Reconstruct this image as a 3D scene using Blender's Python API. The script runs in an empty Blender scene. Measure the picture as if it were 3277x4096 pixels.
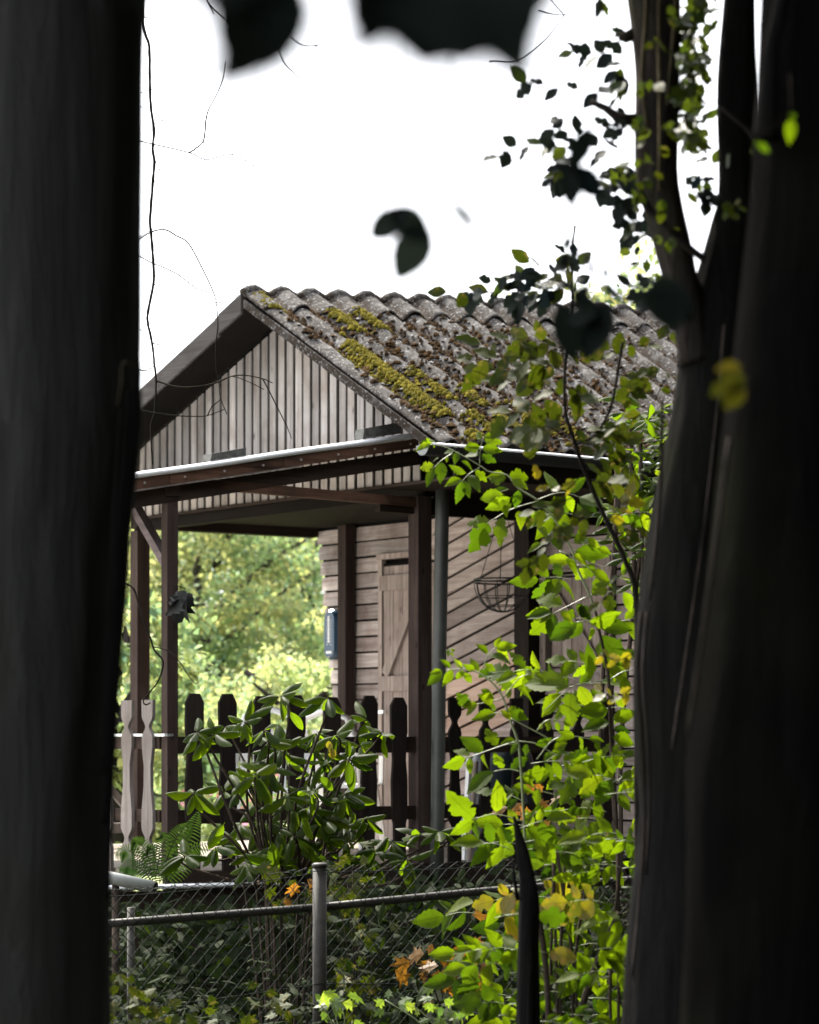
import bpy, bmesh, math, random
import numpy as np
from mathutils import Vector, Matrix, noise

R = random.Random(7)
F, HX, HY, EYE = 10700.0, 1638.5, 2950.0, 1.6        # focal length, centre column and horizon row in photograph pixels; eye height

def P(X, Y, d):
    """point at distance d (metres into the scene) seen at pixel X, Y"""
    return Vector(((X - HX) * d / F, d, EYE + (HY - Y) * d / F))

# ------------------------------------------------------------------ camera, sky, sun, exposure
sc = bpy.context.scene
COL = sc.collection
cam = bpy.data.cameras.new('camera')
cam.sensor_fit = 'HORIZONTAL'; cam.sensor_width = 24.0
cam.lens = 24.0 * F / 3277.0
cam.shift_y = (HY - 2048.0) / 3277.0
cam.clip_start = 0.05; cam.clip_end = 600
cam.dof.use_dof = True; cam.dof.focus_distance = 12.2; cam.dof.aperture_fstop = 3.3
camo = bpy.data.objects.new('camera', cam); COL.objects.link(camo)
camo.location = (0, 0, EYE); camo.rotation_euler = (math.radians(90), 0, 0)
sc.camera = camo

SUN_EL, SUN_AZ = math.radians(50), math.radians(32)    # azimuth: left of straight ahead
S = Vector((-math.sin(SUN_AZ) * math.cos(SUN_EL), math.cos(SUN_AZ) * math.cos(SUN_EL), math.sin(SUN_EL)))
w = bpy.data.worlds.new('World'); sc.world = w; w.use_nodes = True
nt = w.node_tree
bg = nt.nodes['Background']; bg.inputs['Strength'].default_value = 0.11
sky = nt.nodes.new('ShaderNodeTexSky'); sky.sky_type = 'NISHITA'; sky.sun_disc = False
sky.sun_elevation = SUN_EL; sky.sun_rotation = -SUN_AZ; sky.dust_density = 4.0; sky.air_density = 1.0
mx = nt.nodes.new('ShaderNodeMix'); mx.data_type = 'RGBA'; mx.inputs[0].default_value = 0.86
# thin bright overcast veil, three times brighter at the zenith than at the horizon as an overcast sky is
geo = nt.nodes.new('ShaderNodeTexCoord'); sxyz = nt.nodes.new('ShaderNodeSeparateXYZ'); nt.links.new(geo.outputs['Generated'], sxyz.inputs[0])
vr = nt.nodes.new('ShaderNodeMapRange'); vr.inputs[1].default_value = 0.0; vr.inputs[2].default_value = 1.0; vr.inputs[3].default_value = 4.4; vr.inputs[4].default_value = 13.5
nt.links.new(sxyz.outputs[2], vr.inputs[0])
vc = nt.nodes.new('ShaderNodeVectorMath'); vc.operation = 'SCALE'; vc.inputs[0].default_value = (0.98, 1.0, 1.035)
nt.links.new(vr.outputs[0], vc.inputs['Scale']); nt.links.new(vc.outputs[0], mx.inputs[7])
nt.links.new(sky.outputs[0], mx.inputs[6]); nt.links.new(mx.outputs[2], bg.inputs['Color'])
sl = bpy.data.lights.new('sun', 'SUN'); sl.energy = 4.6; sl.angle = math.radians(0.55); sl.color = (1.0, 0.94, 0.84)
so = bpy.data.objects.new('sun', sl); COL.objects.link(so)
so.rotation_euler = (-S).to_track_quat('-Z', 'Y').to_euler(); so.location = (-10, 10, 20)
vs = sc.view_settings
vs.view_transform = 'Standard'; vs.look = 'None'; vs.gamma = 1.0; vs.exposure = 2.2; vs.use_curve_mapping = False
sc.cycles.max_bounces = 8; sc.cycles.transmission_bounces = 6; sc.cycles.transparent_max_bounces = 8

# ------------------------------------------------------------------ materials
def mat(name):
    m = bpy.data.materials.new(name); m.use_nodes = True
    return m, m.node_tree, m.node_tree.nodes['Principled BSDF']

def N(nt, t, **kw):
    n = nt.nodes.new(t)
    for k, v in kw.items(): setattr(n, k, v)
    return n

def ramp(nt, fac, stops):
    r = N(nt, 'ShaderNodeValToRGB')
    el = r.color_ramp.elements
    el[0].position, el[0].color = stops[0][0], (*stops[0][1], 1)
    el[1].position, el[1].color = stops[-1][0], (*stops[-1][1], 1)
    for p, c in stops[1:-1]:
        e = el.new(p); e.color = (*c, 1)
    nt.links.new(fac, r.inputs[0])
    return r.outputs[0]

def coords(nt, scale, random_shift=True, rot=(0, 0, 0)):
    tc = N(nt, 'ShaderNodeTexCoord'); mp = N(nt, 'ShaderNodeMapping')
    mp.inputs['Scale'].default_value = scale; mp.inputs['Rotation'].default_value = rot
    src = tc.outputs['Object']
    if random_shift:
        oi = N(nt, 'ShaderNodeObjectInfo'); ml = N(nt, 'ShaderNodeMath', operation='MULTIPLY'); ml.inputs[1].default_value = 37.0
        nt.links.new(oi.outputs['Random'], ml.inputs[0])
        ad = N(nt, 'ShaderNodeVectorMath', operation='ADD')
        nt.links.new(tc.outputs['Object'], ad.inputs[0]); nt.links.new(ml.outputs[0], ad.inputs[1])
        src = ad.outputs[0]
    nt.links.new(src, mp.inputs[0])
    return mp.outputs[0]

def nz(nt, vec, scale, detail=4, rough=0.6, dist=0.0):
    n = N(nt, 'ShaderNodeTexNoise'); n.inputs['Scale'].default_value = scale; n.inputs['Detail'].default_value = detail
    n.inputs['Roughness'].default_value = rough; n.inputs['Distortion'].default_value = dist
    nt.links.new(vec, n.inputs['Vector']); return n.outputs['Fac']

def mixc(nt, fac, a, b, mode='MIX'):
    m = N(nt, 'ShaderNodeMix', data_type='RGBA', blend_type=mode)
    for sock, v in ((0, fac), (6, a), (7, b)):
        if hasattr(v, 'links'): nt.links.new(v, m.inputs[sock])
        elif sock == 0: m.inputs[0].default_value = v
        else: m.inputs[sock].default_value = (*v, 1)
    return m.outputs[2]

def bump(nt, b, h, strength=0.4, dist=0.01):
    bp = N(nt, 'ShaderNodeBump'); bp.inputs['Strength'].default_value = strength; bp.inputs['Distance'].default_value = dist
    nt.links.new(h, bp.inputs['Height']); nt.links.new(bp.outputs[0], b.inputs['Normal'])

def wood(name, dark, light, stain, axis='z', rough=0.8, var=0.35, rot=(0, 0, 0), knots=True):
    m, nt, b = mat(name)
    s = {'z': (34, 34, 1.6), 'y': (34, 1.6, 34), 'x': (1.6, 34, 34)}[axis]
    v = coords(nt, s, True, rot)
    g = nz(nt, v, 1.0, 6, 0.65, 0.4)
    c = ramp(nt, g, [(0.28, dark), (0.5, tuple((a + q) / 2 for a, q in zip(dark, light))), (0.72, light)])
    v2 = coords(nt, (1, 1, 1), True)
    st = nz(nt, v2, 3.5, 4, 0.6)
    c = mixc(nt, ramp(nt, st, [(0.45, (0, 0, 0)), (0.72, (0.85, 0.85, 0.85))]), c, stain)
    if knots:
        vk = coords(nt, tuple(q / 3.4 for q in s) if axis != 'z' else (9, 9, 3.2), True)
        vo = N(nt, 'ShaderNodeTexVoronoi'); vo.inputs['Scale'].default_value = 1.0; nt.links.new(vk, vo.inputs['Vector'])
        kk = ramp(nt, vo.outputs['Distance'], [(0.03, (0.9, 0.9, 0.9)), (0.10, (0, 0, 0))])
        c = mixc(nt, kk, c, tuple(q * 0.35 for q in dark))
    oi = N(nt, 'ShaderNodeObjectInfo'); mr = N(nt, 'ShaderNodeMapRange'); mr.inputs[3].default_value = 1 - var; mr.inputs[4].default_value = 1 + var * 0.5
    nt.links.new(oi.outputs['Random'], mr.inputs[0])
    hs = N(nt, 'ShaderNodeHueSaturation'); nt.links.new(mr.outputs[0], hs.inputs['Value']); nt.links.new(c, hs.inputs['Color'])
    nt.links.new(hs.outputs[0], b.inputs['Base Color'])
    b.inputs['Roughness'].default_value = rough; b.inputs['Specular IOR Level'].default_value = 0.06
    bump(nt, b, g, 0.5, 0.004)
    return m

GABLE = wood('weathered_grey_board', (0.24, 0.213, 0.195), (0.47, 0.43, 0.40), (0.22, 0.18, 0.15))
WALLH = wood('brown_grey_siding', (0.22, 0.185, 0.168), (0.57, 0.505, 0.468), (0.20, 0.14, 0.12), 'y', var=0.4)
WALLD = wood('brown_grey_diagonal_siding', (0.22, 0.172, 0.152), (0.57, 0.485, 0.445), (0.28, 0.215, 0.19), 'y', var=0.4, rot=(math.radians(-13), 0, 0))
WALLSUN = wood('sun_patch_pinkish_siding', (0.42, 0.27, 0.20), (0.66, 0.50, 0.41), (0.45, 0.30, 0.24), 'y', var=0.15)  # sun patch on the lower diagonal boards, put into the wood colour
DOORM = wood('door_wood', (0.18, 0.14, 0.124), (0.43, 0.36, 0.32), (0.22, 0.165, 0.145), 'z', var=0.25)
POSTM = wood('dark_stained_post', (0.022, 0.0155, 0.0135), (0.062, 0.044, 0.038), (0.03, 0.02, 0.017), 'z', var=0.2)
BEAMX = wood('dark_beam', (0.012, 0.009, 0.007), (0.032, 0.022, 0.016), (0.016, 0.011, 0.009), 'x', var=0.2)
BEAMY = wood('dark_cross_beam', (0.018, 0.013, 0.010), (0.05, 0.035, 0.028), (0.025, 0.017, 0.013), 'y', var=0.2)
BEAMYD = wood('shade_black_cross_beam', (0.005, 0.004, 0.003), (0.013, 0.009, 0.007), (0.006, 0.0045, 0.004), 'y', var=0.2)  # darker cross-beam copy for soffit, lintel and ceiling; shade put into its colour
FASC = wood('rusty_brown_fascia', (0.04, 0.022, 0.015), (0.125, 0.068, 0.045), (0.025, 0.015, 0.012), 'x', var=0.2)
PICK = wood('dark_picket', (0.010, 0.008, 0.007), (0.025, 0.019, 0.016), (0.012, 0.009, 0.008), 'z', var=0.25)
BALU = wood('greyed_baluster', (0.12, 0.105, 0.095), (0.23, 0.205, 0.19), (0.11, 0.09, 0.08), 'z', var=0.2)
DECKM = wood('deck_timber', (0.13, 0.11, 0.09), (0.28, 0.25, 0.21), (0.16, 0.13, 0.1), 'x', var=0.3)
BARGE = wood('grey_barge_sheet', (0.032, 0.028, 0.026), (0.065, 0.059, 0.055), (0.026, 0.022, 0.02), 'y', var=0.12, knots=False)

def simple(name, col, rough=0.5, metal=0.0, noise_amt=0.25, scale=20, spec=0.5, bumpy=0.1):
    m, nt, b = mat(name)
    v = coords(nt, (1, 1, 1), True)
    n = nz(nt, v, scale, 5, 0.65)
    c = ramp(nt, n, [(0.3, tuple(q * (1 - noise_amt) for q in col)), (0.7, tuple(min(1, q * (1 + noise_amt)) for q in col))])
    nt.links.new(c, b.inputs['Base Color'])
    b.inputs['Roughness'].default_value = rough; b.inputs['Metallic'].default_value = metal; b.inputs['Specular IOR Level'].default_value = spec
    if bumpy: bump(nt, b, n, bumpy, 0.003)
    return m

WHITEM = simple('white_metal_edge', (0.80, 0.82, 0.85), 0.28, 0.35, 0.08, 12)
GUTT = simple('dark_gutter', (0.022, 0.023, 0.024), 0.5, 0.1, 0.3, 15, 0.25)
PIPEM = simple('grey_drain_pipe', (0.04, 0.043, 0.038), 0.5, 0.1, 0.25, 8)
GALV = simple('galvanised_post', (0.022, 0.02, 0.017), 0.6, 0.0, 0.4, 40, 0.2)
WIREM = simple('fence_wire', (0.009, 0.012, 0.010), 0.7, 0.0, 0.3, 60, 0.06)
PALEP = simple('pale_pipe', (0.14, 0.15, 0.14), 0.5, 0.0, 0.15, 10)
BLACKI = simple('black_iron', (0.02, 0.02, 0.02), 0.6, 0.3, 0.3, 40)
NAVY = simple('navy_enamel', (0.012, 0.045, 0.085), 0.18, 0.0, 0.1, 30, 0.6, 0.0)
WHITEP = simple('white_plastic', (0.80, 0.80, 0.80), 0.4, 0.0, 0.05, 20)
LABELW = simple('white_print', (0.75, 0.75, 0.72), 0.5, 0.0, 0.1, 60)
COIR = simple('coir_liner', (0.15, 0.115, 0.085), 0.95, 0.0, 0.4, 60, 0.1, 0.5)
TARP = simple('dark_blue_tarpaulin', (0.012, 0.02, 0.028), 0.35, 0.0, 0.3, 12, 0.5, 0.3)
BLOCK = simple('mossy_block', (0.07, 0.07, 0.065), 0.9, 0.0, 0.5, 30, 0.2, 0.6)
BACK = simple('tar_paper', (0.005, 0.0045, 0.004), 0.9, 0.0, 0.2, 10, 0.1, 0.0)
DRYL = simple('dry_grey_leaf', (0.018, 0.02, 0.02), 0.8, 0.0, 0.5, 40, 0.3, 0.5)
PINK = simple('pink_petals', (0.75, 0.32, 0.38), 0.7, 0.0, 0.2, 40, 0.2, 0.0)
SCREW = simple('screw_head', (0.45, 0.42, 0.40), 0.4, 0.7, 0.1, 40, 0.5, 0.0)

PITCH_GUESS = 0.2193
def roof_material():
    m, nt, b = mat('lichened_fibre_cement')
    v = coords(nt, (1, 1, 1), True)
    n1 = nz(nt, v, 5, 8, 0.72); n2 = nz(nt, v, 26, 6, 0.7); n3 = nz(nt, v, 60, 4, 0.6)
    c = ramp(nt, n1, [(0.34, (0.022, 0.019, 0.018)), (0.50, (0.038, 0.034, 0.031)), (0.71, (0.118, 0.113, 0.110))])
    sx = N(nt, 'ShaderNodeSeparateXYZ'); tc = N(nt, 'ShaderNodeTexCoord'); nt.links.new(tc.outputs['Object'], sx.inputs[0])
    ma = N(nt, 'ShaderNodeMath', operation='MULTIPLY_ADD'); nt.links.new(sx.outputs[0], ma.inputs[0])
    ma.inputs[1].default_value = 2 * math.pi / PITCH_GUESS; ma.inputs[2].default_value = 0.328 * 2 * math.pi / PITCH_GUESS
    co = N(nt, 'ShaderNodeMath', operation='COSINE'); nt.links.new(ma.outputs[0], co.inputs[0])
    sb = N(nt, 'ShaderNodeMath', operation='MULTIPLY_ADD'); nt.links.new(n1, sb.inputs[0]); sb.inputs[1].default_value = 2.4; nt.links.new(co.outputs[0], sb.inputs[2])
    c = mixc(nt, ramp(nt, sb.outputs[0], [(0.75, (0.95, 0.95, 0.95)), (1.5, (0, 0, 0))]), c, (0.020, 0.014, 0.010))   # dirt collected in the valleys
    c = mixc(nt, ramp(nt, n2, [(0.51, (0, 0, 0)), (0.60, (0.9, 0.9, 0.9))]), c, (0.022, 0.018, 0.014))
    c = mixc(nt, ramp(nt, n3, [(0.58, (0, 0, 0)), (0.68, (0.8, 0.8, 0.8))]), c, (0.27, 0.266, 0.262))
    nt.links.new(c, b.inputs['Base Color']); b.inputs['Roughness'].default_value = 0.95; b.inputs['Specular IOR Level'].default_value = 0.1
    bump(nt, b, n2, 0.9, 0.012)
    return m
ROOFM = roof_material()

def moss_material(name, a, bb):
    m, nt, b = mat(name)
    g = N(nt, 'ShaderNodeNewGeometry')
    v = coords(nt, (1, 1, 1), False)
    n = nz(nt, v, 110, 4, 0.7)
    c = ramp(nt, g.outputs['Random Per Island'], [(0.0, a), (1.0, bb)])
    c = mixc(nt, ramp(nt, n, [(0.35, (0.75, 0.75, 0.75)), (0.6, (0, 0, 0))]), c, tuple(q * 0.3 for q in a))
    nt.links.new(c, b.inputs['Base Color']); b.inputs['Roughness'].default_value = 1.0; b.inputs['Specular IOR Level'].default_value = 0.05
    bump(nt, b, n, 1.0, 0.012)
    return m
MOSSG = moss_material('yellow_green_moss', (0.045, 0.042, 0.005), (0.16, 0.128, 0.014))
MOSSB = moss_material('brown_moss', (0.022, 0.013, 0.006), (0.065, 0.037, 0.015))
LICH = moss_material('pale_lichen_crust', (0.12, 0.113, 0.11), (0.27, 0.26, 0.255))

def leaf_material(name, c1, c2, trans, tfac=0.5, rough=0.45, veins=0.5, spec=0.3, island=False, blemish=None):
    """c1..c2 surface colours, trans = colour of the light that comes through"""
    m, nt, b = mat(name)
    out = nt.nodes['Material Output']
    if island: rnd = N(nt, 'ShaderNodeNewGeometry').outputs['Random Per Island']
    else: rnd = N(nt, 'ShaderNodeObjectInfo').outputs['Random']
    uv = N(nt, 'ShaderNodeUVMap'); sp = N(nt, 'ShaderNodeSeparateXYZ'); nt.links.new(uv.outputs[0], sp.inputs[0])
    ax = N(nt, 'ShaderNodeMath', operation='SUBTRACT'); nt.links.new(sp.outputs[0], ax.inputs[0]); ax.inputs[1].default_value = 0.5
    ab = N(nt, 'ShaderNodeMath', operation='ABSOLUTE'); nt.links.new(ax.outputs[0], ab.inputs[0])
    mid = ramp(nt, ab.outputs[0], [(0.015, (1, 1, 1)), (0.05, (0, 0, 0))])
    # side veins: stripes slanting away from the midrib
    mu = N(nt, 'ShaderNodeMath', operation='MULTIPLY_ADD'); nt.links.new(ab.outputs[0], mu.inputs[0]); mu.inputs[1].default_value = -0.75
    nt.links.new(sp.outputs[1], mu.inputs[2])
    m8 = N(nt, 'ShaderNodeMath', operation='MULTIPLY'); nt.links.new(mu.outputs[0], m8.inputs[0]); m8.inputs[1].default_value = 8.0
    fr = N(nt, 'ShaderNodeMath', operation='PINGPONG'); nt.links.new(m8.outputs[0], fr.inputs[0]); fr.inputs[1].default_value = 0.5
    vein = ramp(nt, fr.outputs[0], [(0.0, (0.8, 0.8, 0.8)), (0.09, (0, 0, 0))])
    vm = mixc(nt, 1.0, mid, vein, 'LIGHTEN')
    v = coords(nt, (1, 1, 1), not island)
    blot = nz(nt, v, 7.0 if not island else 60.0, 4, 0.6)
    base = ramp(nt, rnd, [(0.0, c1), (1.0, c2)])
    base = mixc(nt, ramp(nt, blot, [(0.4, (0, 0, 0)), (0.75, (0.5, 0.5, 0.5))]), base, tuple(q * 0.6 for q in c1))
    tr = ramp(nt, rnd, [(0.0, (trans[0] * 0.30, trans[1] * 0.42, trans[2])), (0.35, tuple(q * 0.7 for q in trans)), (0.8, tuple(q * 1.0 for q in trans)), (1.0, (min(1, trans[0] * 1.45), min(1, trans[1] * 1.22), trans[2] * 1.5))])
    tr = mixc(nt, ramp(nt, blot, [(0.42, (0, 0, 0)), (0.75, (0.45, 0.45, 0.45))]), tr, tuple(q * 0.55 for q in trans))
    if blemish:
        bl = nz(nt, v, 2.6 if not island else 25.0, 3, 0.6)
        bf = ramp(nt, bl, [(0.58, (0, 0, 0)), (0.68, (0.85, 0.85, 0.85))])
        base = mixc(nt, bf, base, blemish); tr = mixc(nt, bf, tr, blemish)
    vs_ = N(nt, 'ShaderNodeMath', operation='MULTIPLY'); nt.links.new(vm, vs_.inputs[0]); vs_.inputs[1].default_value = veins
    tr = mixc(nt, vs_.outputs[0], tr, tuple(q * 0.35 for q in trans))
    nt.links.new(base, b.inputs['Base Color']); b.inputs['Roughness'].default_value = rough; b.inputs['Specular IOR Level'].default_value = spec
    t = N(nt, 'ShaderNodeBsdfTranslucent'); nt.links.new(tr, t.inputs['Color'])
    ms = N(nt, 'ShaderNodeMixShader'); ms.inputs[0].default_value = tfac
    nt.links.new(b.outputs[0], ms.inputs[1]); nt.links.new(t.outputs[0], ms.inputs[2])
    nt.links.new(ms.outputs[0], out.inputs['Surface'])
    bump(nt, b, vm, 0.25, 0.004)
    return m

ASHL = leaf_material('bright_green_leaf', (0.034, 0.056, 0.003), (0.055, 0.075, 0.004), (0.108, 0.172, 0.002), 0.58, 0.6, 0.5, 0.08)
ASHS = leaf_material('bright_green_leaf_mass', (0.045, 0.09, 0.012), (0.09, 0.125, 0.02), (0.36, 0.52, 0.012), 0.55, 0.45, 0.4, 0.4, True)
ASHD = leaf_material('mid_green_leaf', (0.018, 0.034, 0.003), (0.032, 0.048, 0.004), (0.045, 0.085, 0.002), 0.5, 0.6, 0.5, 0.08)
YELL = leaf_material('yellowing_leaf', (0.07, 0.075, 0.012), (0.11, 0.09, 0.015), (0.24, 0.21, 0.006), 0.5, 0.5, 0.5, 0.3, False, (0.22, 0.12, 0.02))
OLIV = leaf_material('olive_leaf', (0.022, 0.033, 0.004), (0.038, 0.045, 0.006), (0.040, 0.055, 0.002), 0.42, 0.6, 0.5, 0.12, False, (0.12, 0.09, 0.02))
ORAN = leaf_material('orange_autumn_leaf', (0.09, 0.045, 0.010), (0.13, 0.07, 0.014), (0.22, 0.10, 0.010), 0.45, 0.55, 0.5, 0.2, False, (0.12, 0.05, 0.01))
MAPL = leaf_material('fresh_lobed_leaf', (0.05, 0.085, 0.014), (0.07, 0.105, 0.018), (0.17, 0.26, 0.02), 0.5, 0.45, 0.4, 0.3)
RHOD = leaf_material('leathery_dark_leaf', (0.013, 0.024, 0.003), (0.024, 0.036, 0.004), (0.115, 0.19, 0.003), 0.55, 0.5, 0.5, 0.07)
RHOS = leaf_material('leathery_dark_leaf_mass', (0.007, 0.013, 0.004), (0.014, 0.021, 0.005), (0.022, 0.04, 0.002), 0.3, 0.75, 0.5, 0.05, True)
IVYL = leaf_material('ivy_leaf', (0.02, 0.034, 0.010), (0.036, 0.048, 0.012), (0.07, 0.10, 0.006), 0.35, 0.45, 0.5, 0.2)
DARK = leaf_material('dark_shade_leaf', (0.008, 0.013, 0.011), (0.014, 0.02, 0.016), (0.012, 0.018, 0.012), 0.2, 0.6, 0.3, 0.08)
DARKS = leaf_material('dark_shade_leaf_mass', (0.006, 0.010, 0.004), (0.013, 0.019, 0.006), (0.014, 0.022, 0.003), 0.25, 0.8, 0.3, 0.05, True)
FERN = leaf_material('fern_green', (0.012, 0.026, 0.006), (0.02, 0.036, 0.008), (0.05, 0.10, 0.008), 0.35, 0.6, 0.2, 0.1)
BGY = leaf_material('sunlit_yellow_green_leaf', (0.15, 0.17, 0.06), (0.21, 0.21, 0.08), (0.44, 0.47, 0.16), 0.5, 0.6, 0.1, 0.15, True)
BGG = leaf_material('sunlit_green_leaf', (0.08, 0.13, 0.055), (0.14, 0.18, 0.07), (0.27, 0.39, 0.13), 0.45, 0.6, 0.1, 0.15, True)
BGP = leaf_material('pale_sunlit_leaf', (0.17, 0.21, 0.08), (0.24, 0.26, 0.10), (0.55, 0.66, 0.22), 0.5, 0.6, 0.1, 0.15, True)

def bark_material(name, dark, light, vs=3.0, green=0.0):
    m, nt, b = mat(name)
    v = coords(nt, (16, 16, vs), False)
    n = nz(nt, v, 1.0, 7, 0.7, 0.6)
    v2 = coords(nt, (1, 1, 1), False); n2 = nz(nt, v2, 2.5, 3, 0.5)
    c = ramp(nt, n, [(0.3, dark), (0.7, light)])
    c = mixc(nt, ramp(nt, n2, [(0.5, (0, 0, 0)), (0.75, (green, green, green))]), c, (0.03, 0.035, 0.012))
    nt.links.new(c, b.inputs['Base Color']); b.inputs['Roughness'].default_value = 1.0; b.inputs['Specular IOR Level'].default_value = 0.0
    bump(nt, b, n, 1.0, 0.03)
    return m
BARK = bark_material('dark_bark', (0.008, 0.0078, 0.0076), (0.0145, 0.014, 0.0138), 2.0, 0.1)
BARKC = bark_material('shade_black_bark', (0.0035, 0.0034, 0.0033), (0.006, 0.0058, 0.0057), 2.0, 0.1)  # near-black bark copy with deep shade put into its colour
BARKB = bark_material('grey_brown_bark', (0.014, 0.012, 0.011), (0.05, 0.043, 0.040), 3.0, 0.4)
BARKL = bark_material('furrowed_bark', (0.043, 0.042, 0.041), (0.055, 0.055, 0.057), 1.6, 0.5)
TWIG = bark_material('dark_twig_bark', (0.012, 0.011, 0.010), (0.035, 0.03, 0.026), 6.0, 0.2)
IVST = bark_material('ivy_stem_bark', (0.03, 0.026, 0.016), (0.09, 0.075, 0.048), 6.0, 0.2)
STEMG = simple('green_stem', (0.16, 0.19, 0.09), 0.45, 0, 0.25, 30, 0.4, 0.0)
STEMB = bark_material('brown_stem', (0.03, 0.024, 0.02), (0.075, 0.058, 0.048), 6.0, 0.2)

def ground_material():
    m, nt, b = mat('leaf_litter_soil')
    v = coords(nt, (1, 1, 1), False)
    n1 = nz(nt, v, 9, 8, 0.7); n2 = nz(nt, v, 0.7, 3, 0.5)
    c = ramp(nt, n1, [(0.3, (0.008, 0.006, 0.004)), (0.55, (0.02, 0.014, 0.009)), (0.75, (0.05, 0.03, 0.016))])
    c = mixc(nt, ramp(nt, n2, [(0.45, (0, 0, 0)), (0.65, (0.7, 0.7, 0.7))]), c, (0.03, 0.038, 0.012))
    nt.links.new(c, b.inputs['Base Color']); b.inputs['Roughness'].default_value = 1.0
    bump(nt, b, n1, 0.8, 0.04); return m
GROUND = ground_material()
def lawn_material():
    m, nt, b = mat('sunlit_grass')
    v = coords(nt, (1, 1, 1), False)
    n1 = nz(nt, v, 6, 8, 0.75); n2 = nz(nt, v, 0.5, 3, 0.5)
    c = ramp(nt, n1, [(0.3, (0.05, 0.08, 0.02)), (0.7, (0.14, 0.17, 0.04))])
    c = mixc(nt, ramp(nt, n2, [(0.45, (0, 0, 0)), (0.65, (0.5, 0.5, 0.5))]), c, (0.17, 0.15, 0.06))
    nt.links.new(c, b.inputs['Base Color']); b.inputs['Roughness'].default_value = 1.0
    bump(nt, b, n1, 0.8, 0.04); return m
LAWN = lawn_material()

# ------------------------------------------------------------------ object helpers
def link_mesh(name, me, m, parent=None, smooth=False):
    me.name = name
    if m is not None and not me.materials: me.materials.append(m)
    if smooth:
        me.polygons.foreach_set('use_smooth', [True] * len(me.polygons))
    o = bpy.data.objects.new(name, me); COL.objects.link(o)
    if parent is not None:
        o.parent = parent
        if parent.get('world_offset'):
            o.location = -Vector(parent['base'])
    return o

def bmo(name, bm, m, parent=None, smooth=False):
    me = bpy.data.meshes.new(name)
    bmesh.ops.recalc_face_normals(bm, faces=bm.faces[:])
    bm.to_mesh(me); bm.free()
    return link_mesh(name, me, m, parent, smooth)

def pyo(name, verts, faces, m, parent=None, smooth=False, kind=None):
    me = bpy.data.meshes.new(name); me.from_pydata([tuple(v) for v in verts], [], faces); me.update()
    o = link_mesh(name, me, m, parent, smooth)
    if kind: o['kind'] = kind
    return o

def tag(o, label=None, cat=None, group=None, kind=None):
    if label: o['label'] = label
    if cat: o['category'] = cat
    if group: o['group'] = group
    if kind: o['kind'] = kind
    return o

def thing(name, label, cat, loc=(0, 0, 0), rz=0.0, group=None):
    o = bpy.data.objects.new(name, None); COL.objects.link(o)
    o.location = loc; o.rotation_euler = (0, 0, rz); o.empty_display_size = 0.1
    return tag(o, label, cat, group)

def wthing(name, label, cat, base, group=None):
    """a thing whose parts are given in world coordinates"""
    o = thing(name, label, cat, base, 0, group)
    o['world_offset'] = True; o['base'] = tuple(base)
    return o

def box(bm, x0, x1, y0, y1, z0, z1):
    vs = [bm.verts.new(p) for p in ((x0, y0, z0), (x1, y0, z0), (x1, y1, z0), (x0, y1, z0), (x0, y0, z1), (x1, y0, z1), (x1, y1, z1), (x0, y1, z1))]
    for f in ((0, 3, 2, 1), (4, 5, 6, 7), (0, 1, 5, 4), (1, 2, 6, 5), (2, 3, 7, 6), (3, 0, 4, 7)):
        bm.faces.new([vs[i] for i in f])

def obox(name, x0, x1, y0, y1, z0, z1, m, parent):
    bm = bmesh.new(); box(bm, x0, x1, y0, y1, z0, z1)
    return bmo(name, bm, m, parent)

def prism(bm, pts, off):
    off = Vector(off)
    a = [bm.verts.new(Vector(p)) for p in pts]; b = [bm.verts.new(Vector(p) + off) for p in pts]
    n = len(pts)
    bm.faces.new(a); bm.faces.new(b[::-1])
    for i in range(n): bm.faces.new((a[i], b[i], b[(i + 1) % n], a[(i + 1) % n]))

def oprism(name, pts, off, m, parent):
    bm = bmesh.new(); prism(bm, pts, off)
    return bmo(name, bm, m, parent)

def bar(bm, a, b, w, h, up=(0, 0, 1)):
    """square timber between two points"""
    a, b = Vector(a), Vector(b); y = (b - a).normalized(); x = y.cross(Vector(up)).normalized(); z = x.cross(y)
    q = [x * (-w / 2) + z * (-h / 2), x * (w / 2) + z * (-h / 2), x * (w / 2) + z * (h / 2), x * (-w / 2) + z * (h / 2)]
    prism(bm, [a + p for p in q], b - a)

def tube_data(pts, rad, sides=6, cap=True, wob=0.0, seed=0):
    pts = [Vector(p) for p in pts]; n = len(pts)
    if not hasattr(rad, '__len__'): rad = [rad] * n
    V, Fc = [], []
    ref = Vector((0.13, 0.31, 0.94))
    for i, p in enumerate(pts):
        t = (pts[min(i + 1, n - 1)] - pts[max(i - 1, 0)])
        if t.length < 1e-9: t = Vector((0, 0, 1))
        t.normalize()
        if abs(t.dot(ref)) > 0.95: ref = Vector((0.94, 0.2, 0.1))
        x = t.cross(ref).normalized(); y = t.cross(x); ref = (x.cross(t)) if False else ref
        for k in range(sides):
            a = 2 * math.pi * k / sides
            r = rad[i]
            if wob: r *= 1 + wob * noise.noise(Vector((math.cos(a) * 2 + seed, math.sin(a) * 2, p.z * 1.3)))
            V.append(p + (x * math.cos(a) + y * math.sin(a)) * r)
    for i in range(n - 1):
        for k in range(sides):
            k2 = (k + 1) % sides
            Fc.append((i * sides + k, i * sides + k2, (i + 1) * sides + k2, (i + 1) * sides + k))
    if cap:
        Fc.append(tuple(range(sides))[::-1]); Fc.append(tuple((n - 1) * sides + k for k in range(sides)))
    return V, Fc

def merge(parts):
    V, Fc = [], []
    for v, f in parts:
        o = len(V); V += v; Fc += [tuple(i + o for i in q) for q in f]
    return V, Fc

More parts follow.
